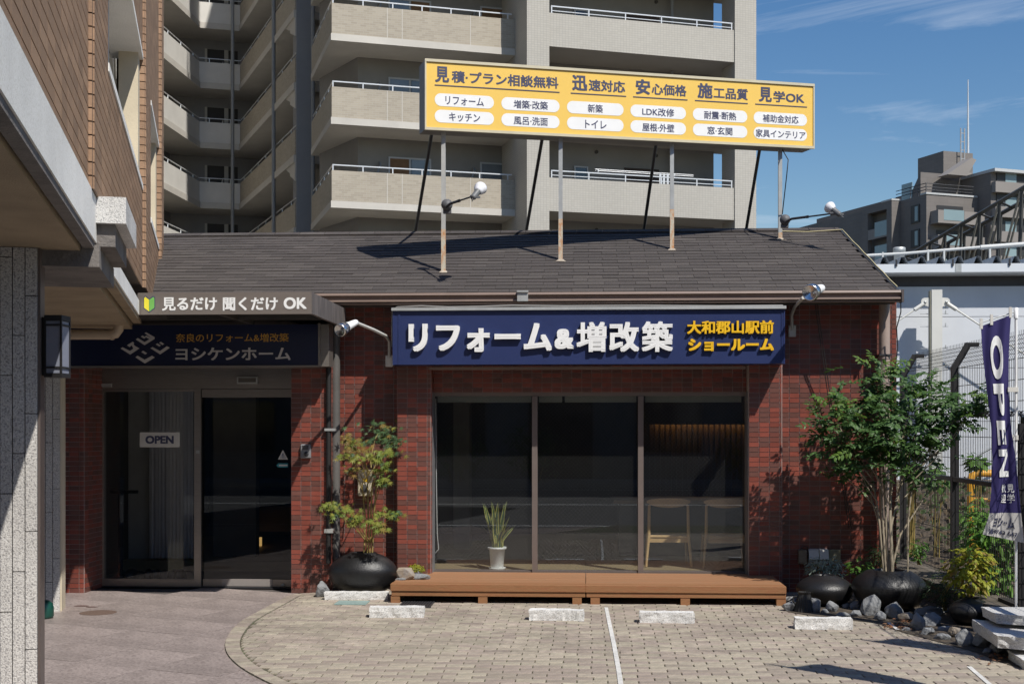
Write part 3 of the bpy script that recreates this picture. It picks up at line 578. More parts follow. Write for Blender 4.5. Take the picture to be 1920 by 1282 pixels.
for pl in ([(228,402),(245,391),(298,422),(335,400),(298,380),(312,371),(352,392),(297,352),(310,346),(376,384),(376,398),(298,447)], [(268,380),(282,371),(308,387),(294,396)],
           [(343,470),(360,461),(418,492),(472,455),(495,467),(420,519)], [(385,440),(398,432),(426,449),(413,458)], [(412,428),(425,420),(451,437),(437,446)],
           [(110,473),(126,463),(183,491),(210,474),(198,448),(180,462),(160,447),(205,420),(217,428),(212,440),(222,452),(258,472),(186,520)],
           [(226,541),(243,529),(298,560),(356,529),(378,543),(300,590)], [(272,500),(287,490),(318,510),(303,520)]):
    poly(b, [(200 + x / 4.174, 540 + y / 4.174) for x, y in pl], 0, .004, fn_, YN)
b.build('diamond_logo', GLET, cs)

# ---- big navy fascia sign
YS = 12.31; s0, s1 = onY(737, 683.5, YS), onY(1471, 579, YS)
ns = thing('fascia_sign', ((s0.x + s1.x) / 2, YS, s0.z), 'wide navy shop sign with raised white and yellow Japanese letters above the window', 'sign')
b = MB(); b.box(s0.x + .012, s1.x - .012, YS, YP - .006, s0.z, s1.z); b.build('panel', NAVY, ns)
b = MB(); b.box(s0.x - .012, s1.x + .012, YS - .03, YP, s1.z, s1.z + .028); b.build('top_cap', GALV, ns)
b = MB(); b.box(s0.x - .004, s0.x + .012, YS - .004, YP - .006, s0.z - .003, s1.z - .001); b.box(s1.x - .012, s1.x + .004, YS - .004, YP - .006, s0.z - .003, s1.z - .001); b.box(s0.x + .05, s0.x + .07, YS - .006, YS - .001, s0.z, s1.z - .03); b.box(s1.x - .03, s1.x - .018, YS - .006, YS - .001, s0.z, s1.z - .03); b.build('side_trim', NAVY, ns)
b = MB(); b.box(XY(806, 12.5), XY(1396, 12.5), 12.42, 12.5, s0.z - .045, s0.z - .02); b.build('under_rail', GUT, ns)
b = MB(); pts = [(735, 650), (735, 600), (736, 582), (745, 578), (790, 576), (840, 578), (900, 577), (960, 575), (1060, 576), (1200, 575), (1350, 576), (1468, 575)]
b.tube([onY(x, y, YS - .02 if i > 2 else YS + .05) + V3((0, 0, .012 if i > 2 else 0)) for i, (x, y) in enumerate(pts)], .008, 5); b.build('cable', mat('grey_cable', (.25, .24, .23), .6, .1), ns)
fs = lambda u, v, d: V3((u, YS - d, v))
b = MB(); 
for tx, xa_, xb_, ya, yb_, bo in (('リフォーム', 767, 1035, 660.5, 606, .045), ('&', 1040, 1076, 654.5, 617, .05), ('増', 1081, 1137, 660, 604, .034), ('改', 1142, 1198, 660, 604, .04), ('築', 1203, 1261, 660, 603, .032)):
    q0, q1 = onY(xa_, ya, YS), onY(xb_, yb_, YS); letter(b, tx, fs, q0.x, q1.x, q0.z, q1.z, .045, bo)
b.build('white_lettering', WHITE, ns)
b = MB()
for tx, xa_, xb_, ya, yb_, bo in (('大和郡山駅前', 1288, 1450, 626.5, 601, .034), ('ショールーム', 1290, 1450, 658.5, 635, .05)):
    q0, q1 = onY(xa_, ya, YS), onY(xb_, yb_, YS); letter(b, tx, fs, q0.x, q1.x, q0.z, q1.z, .035, bo)
b.build('yellow_lettering', YLET, ns)

# ---- lamps on swan-neck arms
def spot(label, brk, path, head, tail, r, grp, headmat=CHROME):
    t = thing('sign_lamp', brk, label, 'lamp', grp); b = MB(); B = V3(brk)
    b.box(B.x - .035, B.x + .035, B.y - .02, B.y + .012, B.z - .055, B.z + .055)
    for sx in (-.02, .02):
        for sz in (-.035, .035): b.box(B.x + sx - .006, B.x + sx + .006, B.y - .028, B.y - .02, B.z + sz - .006, B.z + sz + .006)
    b.build('bracket', OFFW, t)
    b = MB(); b.tube(path, .016, 8); b.build('arm', mat('pale_grey_arm', (.50, .49, .46), .5, .1), t)
    hd, tl = V3(head), V3(tail); ax = (hd - tl).normalized()
    b = MB(); L_ = (hd - tl).length
    b.lathe([(0, 0), (r * .42, 0), (r * .5, L_ * .12), (r * .62, L_ * .5), (r * .72, L_ * .55), (r * .8, L_ * .62)], tl, 18, axis=ax); b.build('socket', WHITE, t)
    b = MB(); b.lathe([(r * .7, L_ * .6), (r * .98, L_ * .8), (r, L_ * .93), (r * .9, L_), (r * .82, L_ * .985), (0, L_ * .9)], tl, 18, axis=ax); b.build('reflector', headmat, t)
    return t
lb = onY(730, 677, 12.56)
spot('chrome-headed lamp on an arm from the left end of the navy sign', lb, [lb, onY(730, 640, 12.52), onY(724, 630, 12.4), onY(700, 618, 12.05), onY(668, 605, 11.8)], onY(636, 620, 11.55), onY(668, 604, 11.8), .062, 'swan neck lamps lighting the navy sign')
rb_ = onY(1485, 621, 12.78)
spot('chrome-headed lamp on an arm from the right end of the navy sign below the gutter', rb_, [rb_, onY(1484, 590, 12.7), onY(1490, 575, 12.5), onY(1506, 558, 12.1)], onY(1518, 549, 11.7), onY(1541, 540, 12.0), .078, 'swan neck lamps lighting the navy sign')
# ================================================================ YELLOW ROOF SIGN
zl, zr = 13.2, 14.55
A = atz(797, 112, zl); Bq = atz(1526, 159.5, zr); A2 = atz(797, 242, zl); B2 = atz(1526, 278, zr)
U = V3((Bq.x - A.x, Bq.y - A.y, 0)); WID = U.length; U.normalize(); NS = V3((U.y, -U.x, 0))     # towards the camera
ztop = lambda u: A.z + (Bq.z - A.z) * u / WID
zbot = lambda u: A2.z + (B2.z - A2.z) * u / WID
def ys(u, f, d): # u metres along, f fraction down from the top edge
    return V3((A.x, A.y, 0)) + U * u + NS * d + V3((0, 0, ztop(u) + (zbot(u) - ztop(u)) * f))
def upx(px):
    q = onP(px, 200, A, NS); return (q - A).dot(U)
rs_ = thing('roof_sign', (A + Bq) / 2 - V3((0, 0, 1)), 'long yellow box sign with indigo Japanese lettering and white pills, on posts above the roof', 'sign')
b = MB(); b.prism([ys(.012, .03, 0), ys(WID - .012, .03, 0), ys(WID - .012, .97, 0), ys(.012, .97, 0)], NS * -.006); b.build('face', YEL, rs_)
b = MB(); b.prism([ys(0, 0, -.007), ys(WID, 0, -.007), ys(WID, 1, -.007), ys(0, 1, -.007)], NS * -.25)
b.build('box', mat('sign_casing', (.22, .20, .17), .5, .15), rs_)
b = MB()
for u0, u1, f0, f1, dd in ((-.004, WID + .004, -.012, .028, .014), (-.004, WID + .004, .972, 1.012, .012), (-.004, .012, .028, .972, .012), (WID - .012, WID + .004, .028, .972, .012)):
    b.prism([ys(u0, f0, dd), ys(u1, f0, dd), ys(u1, f1, dd), ys(u0, f1, dd)], NS * -.03)
b.build('frame', mat('pale_frame', (.55, .50, .36), .45, .08), rs_)
HT = A.z - A2.z
fy = lambda u, v, d: ys(u, v, d)
def yl(mb, tx, p0_, p1_, f0, f1, bold, d=.003): letter(mb, tx, fy, upx(p0_), upx(p1_), f1, f0, d, bold)
for big, xa_, xb_, rest, xc_, xd_, l0, l1 in (('見', 816, 842, '積·プラン相談無料', 847, 1047, 815, 1049), ('迅', 1073, 1101, '速対応', 1104, 1172, 1070, 1174), ('安', 1192, 1219, '心価格', 1222, 1287, 1187, 1289), ('施', 1308, 1336, '工品質', 1338, 1402, 1303, 1402), ('見', 1423, 1447, '学OK', 1450, 1508, 1416, 1513)):
    let = MB(); yl(let, big, xa_, xb_, .085, .315, .034); yl(let, rest, xc_, xd_, .135, .308, .026); let.build('heading_lettering', INK, rs_)
    line = MB(); line.prism([ys(upx(l0), .352, .004), ys(upx(l1), .352, .004), ys(upx(l1), .366, .004), ys(upx(l0), .366, .004)], NS * -.003); line.build('underline', INK, rs_)
def pl(p0_, p1_, fcn, tx, t0, t1):
    u0, u1 = upx(p0_), upx(p1_); r = .0925 * HT; pts = []
    for k in range(17): a = math.pi / 2 + math.pi * k / 16; pts.append((u0 + r + math.cos(a) * r, fcn - math.sin(a) * .0925))
    for k in range(17): a = -math.pi / 2 + math.pi * k / 16; pts.append((u1 - r + math.cos(a) * r, fcn - math.sin(a) * .0925))
    pill = MB(); ptx = MB(); pill.add([ys(u, f, .002) for u, f in pts], [tuple(range(34))]); po = pill.build('white_pill', WHITE, rs_); yl(ptx, tx, t0, t1, fcn - .058, fcn + .066, .018, .0035); ptx.build('pill_lettering', INK, po)
for a in ((815, 926, .567, 'リフォーム', 835, 907), (815, 926, .804, 'キッチン', 842, 900), (940, 1049, .567, '増築·改築', 963, 1027), (940, 1049, .804, '風呂·洗面', 963, 1027), (1063, 1169, .567, '新築', 1102, 1130), (1063, 1169, .804, 'トイレ', 1097, 1137),
          (1182, 1286, .567, 'LDK改修', 1204, 1264), (1182, 1286, .804, '屋根·外壁', 1204, 1264), (1299, 1401, .567, '耐震·断熱', 1320, 1380), (1299, 1401, .804, '窓·玄関', 1326, 1373), (1413, 1513, .567, '補助金対応', 1430, 1497), (1413, 1513, .804, '家具インテリア', 1417, 1510)): pl(*a)
def roofz(x, y): return Zev + (y - Yev) * .37
posts = []
for i, px in enumerate((836, 1057, 1267, 1471)):
    u = upx(px); base = ys(u, 1, -.10); zr_ = roofz(base.x, base.y); w = .022; L0 = zr_ + .03
    zt_ = base.z + (0.0 if i in (0, 3) else -.0)
    split = [L0, L0 + (.42 if i < 3 else .05) , L0 + .42 + .001, base.z - (.30 if i else .5), base.z]
    b = MB(); b.box(base.x - w, base.x + w, base.y - w, base.y + w, L0 - .04, split[1]); p_ = b.build('post', RUST, rs_)
    b = MB(); b.box(base.x - w + .001, base.x + w - .001, base.y - w + .001, base.y + w - .001, split[1], base.z + .05); b.build('post', GALV if i else mat('grey_paint', (.42, .42, .40), .6, .15, 6), rs_)
    posts.append((base, zr_))
    b = MB(); b.lathe([(0, .03), (.03, .03), (.055, .012), (.10, .0), (0, 0)], (base.x, base.y, zr_ - .01), 10, ys=.8); b.build('post_foot', mat('sealant', (.36, .31, .25), .9, .3, 20), p_)
for px0, px1, py1 in ((820, 777, 441), (1030, 985, 438), (1246, 1206, 434), (1443, 1398, 431)):      # raking struts behind
    u = upx(px0); q = ys(u, 1, -.22); g_ = q + V3((-.0, 0, 0)); e_ = atz(px1, py1 + 6, (Yri + .35) * CT)
    b = MB(); b.tube([q + V3((0, 0, .04)), e_], .019, 6); b.build('strut', mat('dark_strut', (.045, .043, .042), .5, .1), rs_)
b = MB(); b.tube([ys(upx(1476), 1, -.12), onY(1478, 300, 14.4), onY(1475, 330, 14.4), posts[3][0] - V3((-.02, .03, .75))], .006, 5); b.build('cable', BLKM, rs_)
# two reflector lamps clamped to the end posts
def clamp_lamp(label, c, elbow, sock, bulb, down):
    t = thing('reflector_lamp', c, label, 'lamp', 'reflector lamps clamped to the roof sign posts'); c, elbow, sock, bulb = map(V3, (c, elbow, sock, bulb))
    b = MB(); b.lathe([(0, -.05), (.035, -.045), (.056, -.02), (.06, 0), (.056, .02), (.035, .045), (0, .05)], c, 16, axis=(0, -1, .3)); b.box(c.x - .04, c.x + .04, c.y + .0, c.y + .06, c.z - .085, c.z - .04); b.build('junction_ball', mat('dusty_grey', (.10, .10, .105), .6, .2, 20), t)
    b = MB(); m_ = c + (elbow - c) * .5; b.tube([c - V3((0, .04, .03)), c + (elbow - c) * .15, m_], .014, 8); b.tube([m_, elbow], .009, 8); b.lathe([(.017, -.012), (.017, .012)], m_, 8, axis=elbow - c); b.build('arm', DSTEEL, t)
    ax = (bulb - sock).normalized(); L_ = (bulb - sock).length
    b = MB(); b.lathe([(0, -.04), (.022, -.04), (.03, -.02), (.033, L_ * .55), (.04, L_ * .6)], sock, 14, axis=ax); b.tube([sock - ax * .04, sock - ax * .085 + V3((.012, 0, -.01)), sock - ax * .05], .005, 5); b.tube([elbow, sock + ax * .01], .02, 8); b.box(sock.x + .02, sock.x + .06, sock.y - .01, sock.y + .01, sock.z - .02, sock.z); b.build('socket', mat('lamp_grey', (.13, .135, .14), .5, .1), t)
    b = MB(); b.lathe([(.035, L_ * .55), (.055, L_ * .8), (.066, L_), (.062, L_ * 1.12), (.045, L_ * 1.22), (0, L_ * 1.27)], sock, 18, axis=ax); b.build('bulb', mat('frosted_bulb', (.75, .75, .78), .18, .03, coat=.6), t)
zc = posts[0][0].y * CT
clamp_lamp('grey reflector lamp angled up on the left post of the yellow sign', atz(838, 384, 13.1), atz(884, 369, 12.55), atz(889, 368, 12.5), atz(901, 353, 12.62), 0)
clamp_lamp('grey reflector lamp reaching right from the right post of the yellow sign', atz(1472, 412, 14.35), atz(1557, 401, 13.85), atz(1571, 400, 13.8), atz(1556, 389, 13.9), 0)

# ================================================================ LEFT NEIGHBOUR (tiled block on granite pillars)
PH = math.atan(565 / 2400.0)
dL = V3((*cw(-math.sin(PH), math.cos(PH)), 0)); nLr = V3((*cw(math.cos(PH), math.sin(PH)), 0))   # along the wall, out of the wall
def LB(z, lat, Z): s = z / math.cos(PH); xc, zc_ = -math.sin(PH) * s - lat * math.cos(PH) ** 1, math.cos(PH) * s; q = cw(-.2354 * z - lat, z); return V3((q[0], q[1], Z))
def lbox(mb, z0, z1, l0, l1, Z0, Z1, m=0):
    c = LB((z0 + z1) / 2, 0, (Z0 + Z1) / 2) - nLr * ((l0 + l1) / 2 * math.cos(PH)) + dL * (min(l0, l1) * math.sin(PH)); mb.obox(c, dL, (0, 0, 1), nLr, abs(z1 - z0) / math.cos(PH), Z1 - Z0, abs(l1 - l0) * math.cos(PH), m)
nb = thing('tiled_building', LB(7, .8, 0), 'brown tiled building on granite pillars with pale concrete bands, along the left edge', 'building')
b = MB(); lbox(b, -2, 7.06, .62, .95, 2.637, 2.88); bd = b.build('concrete_band', CONC, nb)
b = MB(); lbox(b, -2, 7.055, .628, .685, 2.60, 2.636); b.build('drip_edge', GCONC, bd)
b = MB(); lbox(b, 7.9, 11.1, .62, .9, 2.61, 2.735); bd2 = b.build('concrete_band', CONC, nb)
b = MB(); lbox(b, 7.9, 11.6, .63, .70, 2.575, 2.609); b.build('drip_edge', SOFF, bd2)
b = MB(); lbox(b, -2, 6.95, .70, 6, 2.585, 2.66); b.build('soffit', SOFF, nb)
b = MB(); lbox(b, 7.95, 11.75, .72, 5, 2.535, 2.60); b.build('soffit', SOFF, nb)
b = MB(); lbox(b, 6.95, 7.92, .46, .95, 2.742, 2.885); o = b.build('end_block', WGRAN, nb)
b = MB(); lbox(b, 6.98, 7.90, .52, 1.2, 2.62, 2.741); b.build('corbel', GCONC, nb)
b = MB(); lbox(b, 6.9, 7.94, .60, 1.15, 2.50, 2.619); b.build('cross_beam', GCONC, nb)
# walls and their tiles
wb = MB(); tl_ = []; tcut = MB()
def lwall(z0, z1, lat, Z0, Z1, endface=0.0, t=.25):
    lbox(wb, z0, z1, lat, lat + t, Z0, Z1)
    pu, pv = .237, .0705; O = LB(z0, lat, Z0); k = 0; zz = 0.0; L_ = (z1 - z0) / math.cos(PH)
    while zz < Z1 - Z0 - .01:
        a = 0.0; hh = min(pv, Z1 - Z0 - zz) - .008
        while a < L_ - .01:
            e = min(a + pu, L_); c = O + dL * ((a + e) / 2) + V3((0, 0, zz + hh / 2)) + nLr * .003
            (tl_ if e - a > pu - .001 and hh > .06 else tcut_l).append((c, e - a - .006, hh))
            a += pu
        if endface:
            c = O + V3((0, 0, zz + hh / 2)) - nLr * (endface / 2) - dL * .003; tcut.obox(c, nLr, (0, 0, 1), -dL, endface - .004, hh, .012)
        zz += pv
tcut_l = []
lwall(-1, 6.67, .645, 2.88, 5.2)
lwall(6.67, 7.57, .615, 2.88, 6.8, .032)
lwall(7.572, 11.4, .616, 2.88, 3.74)
lwall(7.572, 11.4, .616, 4.95, 6.9)
lwall(11.402, 12.3, .585, 2.88, 6.9, .06)
lwall(12.302, 14.2, .586, 2.88, 3.60)
lwall(12.302, 14.2, .586, 4.78, 6.9)
lwall(14.202, 14.75, .55, 2.4, 7.5, .05)
lbox(wb, 7.6, 14.7, 2.6, 2.8, 2.8, 7.5); lbox(wb, 7.6, 11.39, .87, 2.6, 4.96, 5.1, 1); lbox(wb, 7.6, 11.39, .86, 2.6, 2.9, 3.0); lbox(wb, 12.31, 14.19, .84, 2.6, 4.79, 4.9, 1); lbox(wb, -1, 7.5, .95, 4, 2.9, 5.2)
wl_ = wb.build('outer_wall', [LJOIN, SOFF], nb)
q = MB(); q.obox((0,0,0), (1,0,0), (0,0,1), (0,-1,0), .231, .0625, .012); ltm = q.mesh('tile', LTILE)
tl_.sort(key=lambda t: (t[0] - EYE).length if (t[0] - EYE).dot(V3((*cw(-.395, 1), 0))) > 3.6 else 99)
for i, (c, w, hh) in enumerate(tl_):
    if i < 300: piece('tile', ltm, frame(c, dL, nLr), wl_)
    else: tcut.obox(c, dL, (0, 0, 1), nLr, w, hh, .012)
for c, w, hh in tcut_l: tcut.obox(c, dL, (0, 0, 1), nLr, w, hh, .012)
tcut.build('tile_field', LTILE, wl_, kind='stuff')
for z0, z1, lat, Z in ((7.574, 11.39, .60, 3.742), (12.304, 14.19, .57, 3.602)):
    b = MB(); lbox(b, z0, z1, lat, lat + .3, Z, Z + .05); b.build('parapet_coping', CONC, nb)
for z0, z1, lat, Z in ((7.574, 11.39, .60, 4.90), (12.304, 14.19, .57, 4.73)):
    b = MB(); lbox(b, z0, z1, lat, lat + .28, Z, Z + .048); b.build('soffit_edge', CONC, nb)
for z, l0, l1 in ((11.15, .632, .80), (13.95, .60, .80)):
    b = MB(); lbox(b, z, z + .24, l0, l1, 3.6, 4.95 if z < 12 else 4.78); b.build('cream_pier', CREAM, nb)
b = MB(); q_ = LB(9.6, .82, 0); b.tube([(q_.x, q_.y, 3.0), (q_.x, q_.y, 4.95)], .055, 12); b.build('downpipe', GALV, nb)
# pillars clad in upright granite slabs
def pillar(zf, px_r, Zt, w, dep, trim, label, rows):
    r = atz(px_r, 800, zf); c0_ = V3((r.x, r.y, 0)); p = MB(); cc = c0_ - nLr * (w / 2) + dL * (dep / 2)
    p.obox(cc + V3((0, 0, Zt / 2 - .1)), nLr, (0, 0, 1), -dL, w - .012, Zt + .2, dep - .012); po = p.build('pillar', LJOIN, nb); po['label'] = label
    sl0 = .0625; k = 0; a = 0.0
    while a < w - .01:
        e = min(a + sl0, w); z = -.15 - (k % 3) * .21; 
        while z < Zt:
            z2 = min(z + .62, Zt); zz0 = max(z, -.15)
            if z2 - zz0 > .03:
                s = MB(); s.obox(c0_ - nLr * ((a + e) / 2) + V3((0, 0, (zz0 + z2) / 2)) - dL * random.uniform(.0, .003), nLr, (0, 0, 1), -dL, e - a - .005, z2 - zz0 - .005, .02); s.build('granite_slab', CGRAN, po)
            z += .62
        a += sl0; k += 1
    t = MB(); t.obox(c0_ + nLr * .006 + dL * (dep / 2) + V3((0, 0, Zt / 2 - .1)), dL, (0, 0, 1), nLr, dep, Zt + .2, .013); t.build('corner_trim', trim, po)
    return c0_
random.seed(5)
pc = pillar(6.76, 71, 2.584, .62, .18, mat('bronze_trim', (.13, .105, .095), .4, .15, metal=.3), 'nearest granite pillar at the left edge with the wall lantern', 4)
p2c = pillar(11.4, 113, 2.534, .6, .3, CREAM, 'farther granite pillar beside the entrance', 4)
# lantern on the pillar's side
la = atz(103, 650, 6.86); lt = thing('wall_lantern', la, 'black box wall lantern with frosted panes on the near granite pillar', 'lamp')
b = MB(); b.box(la.x - .075, la.x - .035, la.y - .05, la.y + .05, la.z - .155, la.z + .155); b.build('back_plate', BLKM, lt)
b = MB(); lz = [(-.165, -.145), (-.118, -.108), (.108, .118), (.135, .165)]
for z0, z1 in lz: b.box(la.x - .034, la.x + .062, la.y - .06, la.y + .06, la.z + z0, la.z + z1)
for sx in (-.034, .052):
    for sy in (-.06, .05): b.box(la.x + sx + .0005, la.x + sx + .0095, la.y + sy + .0005, la.y + sy + .0095, la.z - .16, la.z + .16)
b.build('cage', BLKM, lt)
b = MB(); b.box(la.x - .028, la.x + .056, la.y - .054, la.y + .054, la.z - .143, la.z + .134); b.build('diffuser', mat('frosted_pane', (.22, .235, .29), .35, .05), lt)
# beige drain pipe under the soffit
dpth = 11.3; b = MB(); P = [atz(96, 627, dpth), atz(205, 627, dpth), atz(217, 625, dpth), atz(222, 618, dpth), atz(222, 606, dpth)]
b.tube(P, .045, 12); b.tube([atz(208, 627, dpth), atz(213, 627, dpth)], .05, 12); b.build('drain_pipe', PBEIGE, nb)
# green bulb-shaped weight behind the pillar
gp = onZ(80, 1158, 0); gw = thing('umbrella_base', (gp.x, gp.y, 0), 'dark green rounded plastic base peeping out behind the near pillar', 'base')
b = MB(); b.lathe([(0, 0), (.085, 0), (.092, .02), (.092, .09), (.08, .125), (.05, .15), (0, .16)], (gp.x, gp.y, .001), 20); b.build('shell', mat('green_plastic', (.008, .06, .045), .35, .08), gw)
b = MB(); b.lathe([(.022, .155), (.022, .24), (0, .24)], (gp.x - .06, gp.y, 0), 10); b.build('socket', DSTEEL, gw)
# intercom on the entrance pier
ia = onY(574, 846, YE - .01); ic = thing('intercom', ia, 'small grey intercom box on the red tiled entrance pier', 'intercom')
b = MB(); b.box(ia.x - .052, ia.x + .052, YE - .05, YE - .006, ia.z - .068, ia.z + .072); bevel(b.build('housing', mat('intercom_grey', (.20, .20, .21), .45, .1), ic), .01)
b = MB(); b.lathe([(.022, 0), (.022, .006), (.014, .01), (0, .01)], (ia.x + .012, YE - .05, ia.z - .025), 14, axis=(0, -1, 0)); b.build('button', DSTEEL, ic)
b = MB()
for k in range(5): b.box(ia.x - .03, ia.x + .03, YE - .0525, YE - .05, ia.z + .02 + k * .009, ia.z + .024 + k * .009)
b.build('speaker_slots', BLKM, ic)
# meter box on the wall behind the maple
ma = onY(686, 905, YB - .01); mb_ = thing('meter_box', ma, 'cream meter box with a round dial and a yellow leaf sticker behind the maple', 'box')
b = MB(); b.box(ma.x - .07, ma.x + .075, YB - .09, YB - .008, ma.z - .13, ma.z + .135); bevel(b.build('case', mat('cream_case', (.50, .44, .32), .5, .12, 8), mb_), .008)
b = MB(); b.lathe([(.04, 0), (.04, .012), (.032, .016), (0, .016)], (ma.x, YB - .09, ma.z - .05), 18, axis=(0, -1, 0)); b.build('dial', mat('dial_dark', (.06, .06, .06), .3, .1), mb_)
b = MB(); st = []
for k in range(10): a = math.pi * k / 5; r = .034 if k % 2 == 0 else .018; st.append((ma.x + .012 + math.sin(a) * r, YB - .0915, ma.z + .035 + math.cos(a) * r))
b.add(st, [tuple(range(10))]); b.build('leaf_sticker', mat('sticker_yellow', (.75, .47, .02), .5, .03), mb_)
# junction boxes low on the right wall
for px, py, w, h, mt, lab in ((1504, 1043, 16, 25, mat('rusty_box', (.24, .19, .13), .8, .3, 30), 'rusty grey junction box, leftmost of the low boxes on the right wall'), (1524, 1043, 17, 27, GALV, 'grey socket box with a sloping lid, second from the left on the low right wall'), (1543, 1043, 15, 27, GALV, 'grey socket box with a sloping lid, third from the left on the low right wall'), (1565, 1043, 22, 26, mat('olive_plate', (.27, .24, .15), .6, .1), 'flat olive cover plate, rightmost of the low boxes on the right wall')):
    a = onY(px, py, YB - .02); k = 1 / 188; j = thing('junction_box', (a.x, YB, a.z), lab, 'box', 'boxes low on the right wall'); d_ = .02 if w == 22 else .07
    b = MB(); b.box(a.x - w * k / 2, a.x + w * k / 2, YB - d_, YB - .006, a.z - h * k / 2, a.z + h * k / 2); bevel(b.build('body', mt, j), .005)
    if w < 20 and w != 16:
        b = MB(); x0q, x1q = a.x - w * k / 2 - .004, a.x + w * k / 2 + .004; zt_ = a.z + h * k / 2
        b.prism([(x0q, YB - .006, zt_ + .006), (x0q, YB - .075, zt_ - .004), (x0q, YB - .1, zt_ - .09), (x0q, YB - .085, zt_ - .09), (x0q, YB - .07, zt_ - .002)], (x1q - x0q, 0, 0)); b.build('lid', OFFW, j)
    if w == 16:
        b = MB(); b.tube([(a.x - .02, YB - .04, a.z + .07), (a.x + .0, YB - .05, a.z + .11), (a.x + .05, YB - .04, a.z + .1), (a.x + .07, YB - .03, a.z - .02), (a.x + .1, YB - .03, a.z - .15)], .006, 5); b.build('wire', DSTEEL, j)
# ================================================================ GROUND
gb = MB(); gb.add([(-400, -200, -.05), (400, -200, -.05), (400, 600, -.05), (-400, 600, -.05)], [(0, 1, 2, 3)])
gr = gb.build('ground', mat('earth', (.085, .078, .066), .95, .25, 2, .5, 60), kind='structure')
rd = MB(); rd.box(-60, 60, -9, 5.2, -.08, -.02); road = rd.build('road', ASPH, kind='structure')
mk = MB(); mk.box(-60, 60, 4.2, 4.35, -.0195, -.016); mk.box(-60, 60, -8.2, -8.05, -.0195, -.016)
mk.box(-60, 60, -1.7, -1.5, -.0195, -.016)
for k in range(6): mk.box(4.2 + k * .9, 4.65 + k * .9, -5.5, -2.2, -.0195, -.016)
mk.build('road_marking', mat('road_paint', (.62, .62, .6), .7, .15, 9), kind='structure')
fp = MB(); fp.box(-60, 60, -12.2, -9.0, -.08, .10); fp.build('far_pavement', mat('pavement_grey', (.28, .27, .25), .9, .15, 3), kind='structure')
# block of flats across the street (seen mirrored in the panes)
ob_ = thing('street_building', (-2, -13, 0), 'dark rendered building across the street, mirrored in the shop window', 'building')
b = MB(); b.box(-34, 30, -22, -12.4, 0, 12.5); b.build('wall', mat('dark_render', (.17, .165, .16), .9, .1), ob_)
for k in range(9):
    b = MB(); b.box(-14.5 + k * 3.2, -12.6 + k * 3.2, -12.395, -12.36, .9 if k % 2 else .1, 2.4); b.build('window', FGLASS, ob_)
# pink granite flags laid on the diagonal, from the pillars to the brick field
outer = [(590, 1112), (545, 1114), (523, 1127), (498, 1140), (468, 1156), (447, 1168), (431.5, 1185.6), (422, 1201), (420.5, 1211), (423.6, 1225), (433, 1237.6), (453.6, 1255), (475.6, 1267.5), (507, 1283)]
OUT = [onZ(x, y, 0).to_2d() for x, y in outer]
q = OUT[-1] + (OUT[-1] - OUT[-2]).normalized() * 4.5; OUT.append(q)
def resample(P, s):
    R_ = [P[0]]; acc = 0
    for a, c in zip(P, P[1:]):
        L_ = (c - a).length; t = s - acc
        while t <= L_: R_.append(a + (c - a) * (t / L_)); t += s
        acc = L_ - (t - s)
    return R_
def smooth(P, n=2):
    for _ in range(n): P = [P[0]] + [(P[i-1] + P[i] * 2 + P[i+1]) / 4 for i in range(1, len(P) - 1)] + [P[-1]]
    return P
OUTS = smooth(resample(OUT, .1015), 4)
INN = []
for i, p in enumerate(OUTS):
    t = (OUTS[min(i+1, len(OUTS)-1)] - OUTS[max(i-1, 0)]).normalized(); INN.append(p + Vector((-t.y, t.x)) * (.112))
def inside(x, y, P=None):
    P = P or POLY; c = False; j = len(P) - 1
    for i in range(len(P)):
        if (P[i][1] > y) != (P[j][1] > y) and x < (P[j][0] - P[i][0]) * (y - P[i][1]) / (P[j][1] - P[i][1]) + P[i][0]: c = not c
        j = i
    return c
XMAX = 3.22
IN2 = [q + (q - p).normalized() * .014 for p, q in zip(OUTS, INN)]
POLY = [tuple(p) for p in IN2] + [(XMAX, INN[-1].y), (XMAX, YB), (INN[0].x, YB)]
POUT = [tuple(p) for p in OUTS] + [(XMAX, OUTS[-1].y), (XMAX, YB), (OUTS[0].x, YB)]
fgp = MB(); ang = R(-22); ua = V3((math.cos(ang), math.sin(ang), 0)); va = V3((-math.sin(ang), math.cos(ang), 0))
bdn = MB(); bdn.box(-9, 0, 5.2, YD + .1, -.045, -.012); flag_bed = bdn.build('entrance_pavement', mat('dark_bedding', (.08, .068, .064), .9, .1), kind='structure')
c0_ = onZ(323.6, 1135.8, 0); TS = .62
g_ = MB(); g_.obox((0,0,0), (1,0,0), (0,1,0), (0,0,1), TS - .007, TS - .007, .012); fme = g_.mesh('paving_flag', GRAN)
random.seed(11)
for i in range(-16, 17):
    for j in range(-16, 17):
        p = c0_ + ua * ((i + .5) * TS) + va * ((j + .5) * TS)
        if not (-8.2 < p.x < .5 and 5.0 < p.y < 12.75): continue
        cs_ = [p + ua * (a * TS / 2) + va * (c * TS / 2) for a in (-1, 1) for c in (-1, 1)]
        if all(inside(k_.x, k_.y, POUT) for k_ in cs_): continue
        if max(k_.y for k_ in cs_) > YD + .05 or p.x < -6.5: continue
        piece('paving_flag', fme, Matrix(((ua.x, va.x, 0, p.x), (ua.y, va.y, 0, p.y), (0, 0, 1, -.006 + random.uniform(-.0012, .0006)), (0, 0, 0, 1))), flag_bed)
mc = onZ(184, 1148, 0); b = MB(); b.lathe([(0, .003), (.135, .003), (.15, .002), (.16, .0)], (mc.x, mc.y, .0012), 28)
mh = b.build('inspection_cover', mat('rusty_iron', (.13, .085, .065), .8, .3, 40, .6, 120), label='round rusty inspection cover set in the pink granite paving', cat='cover')
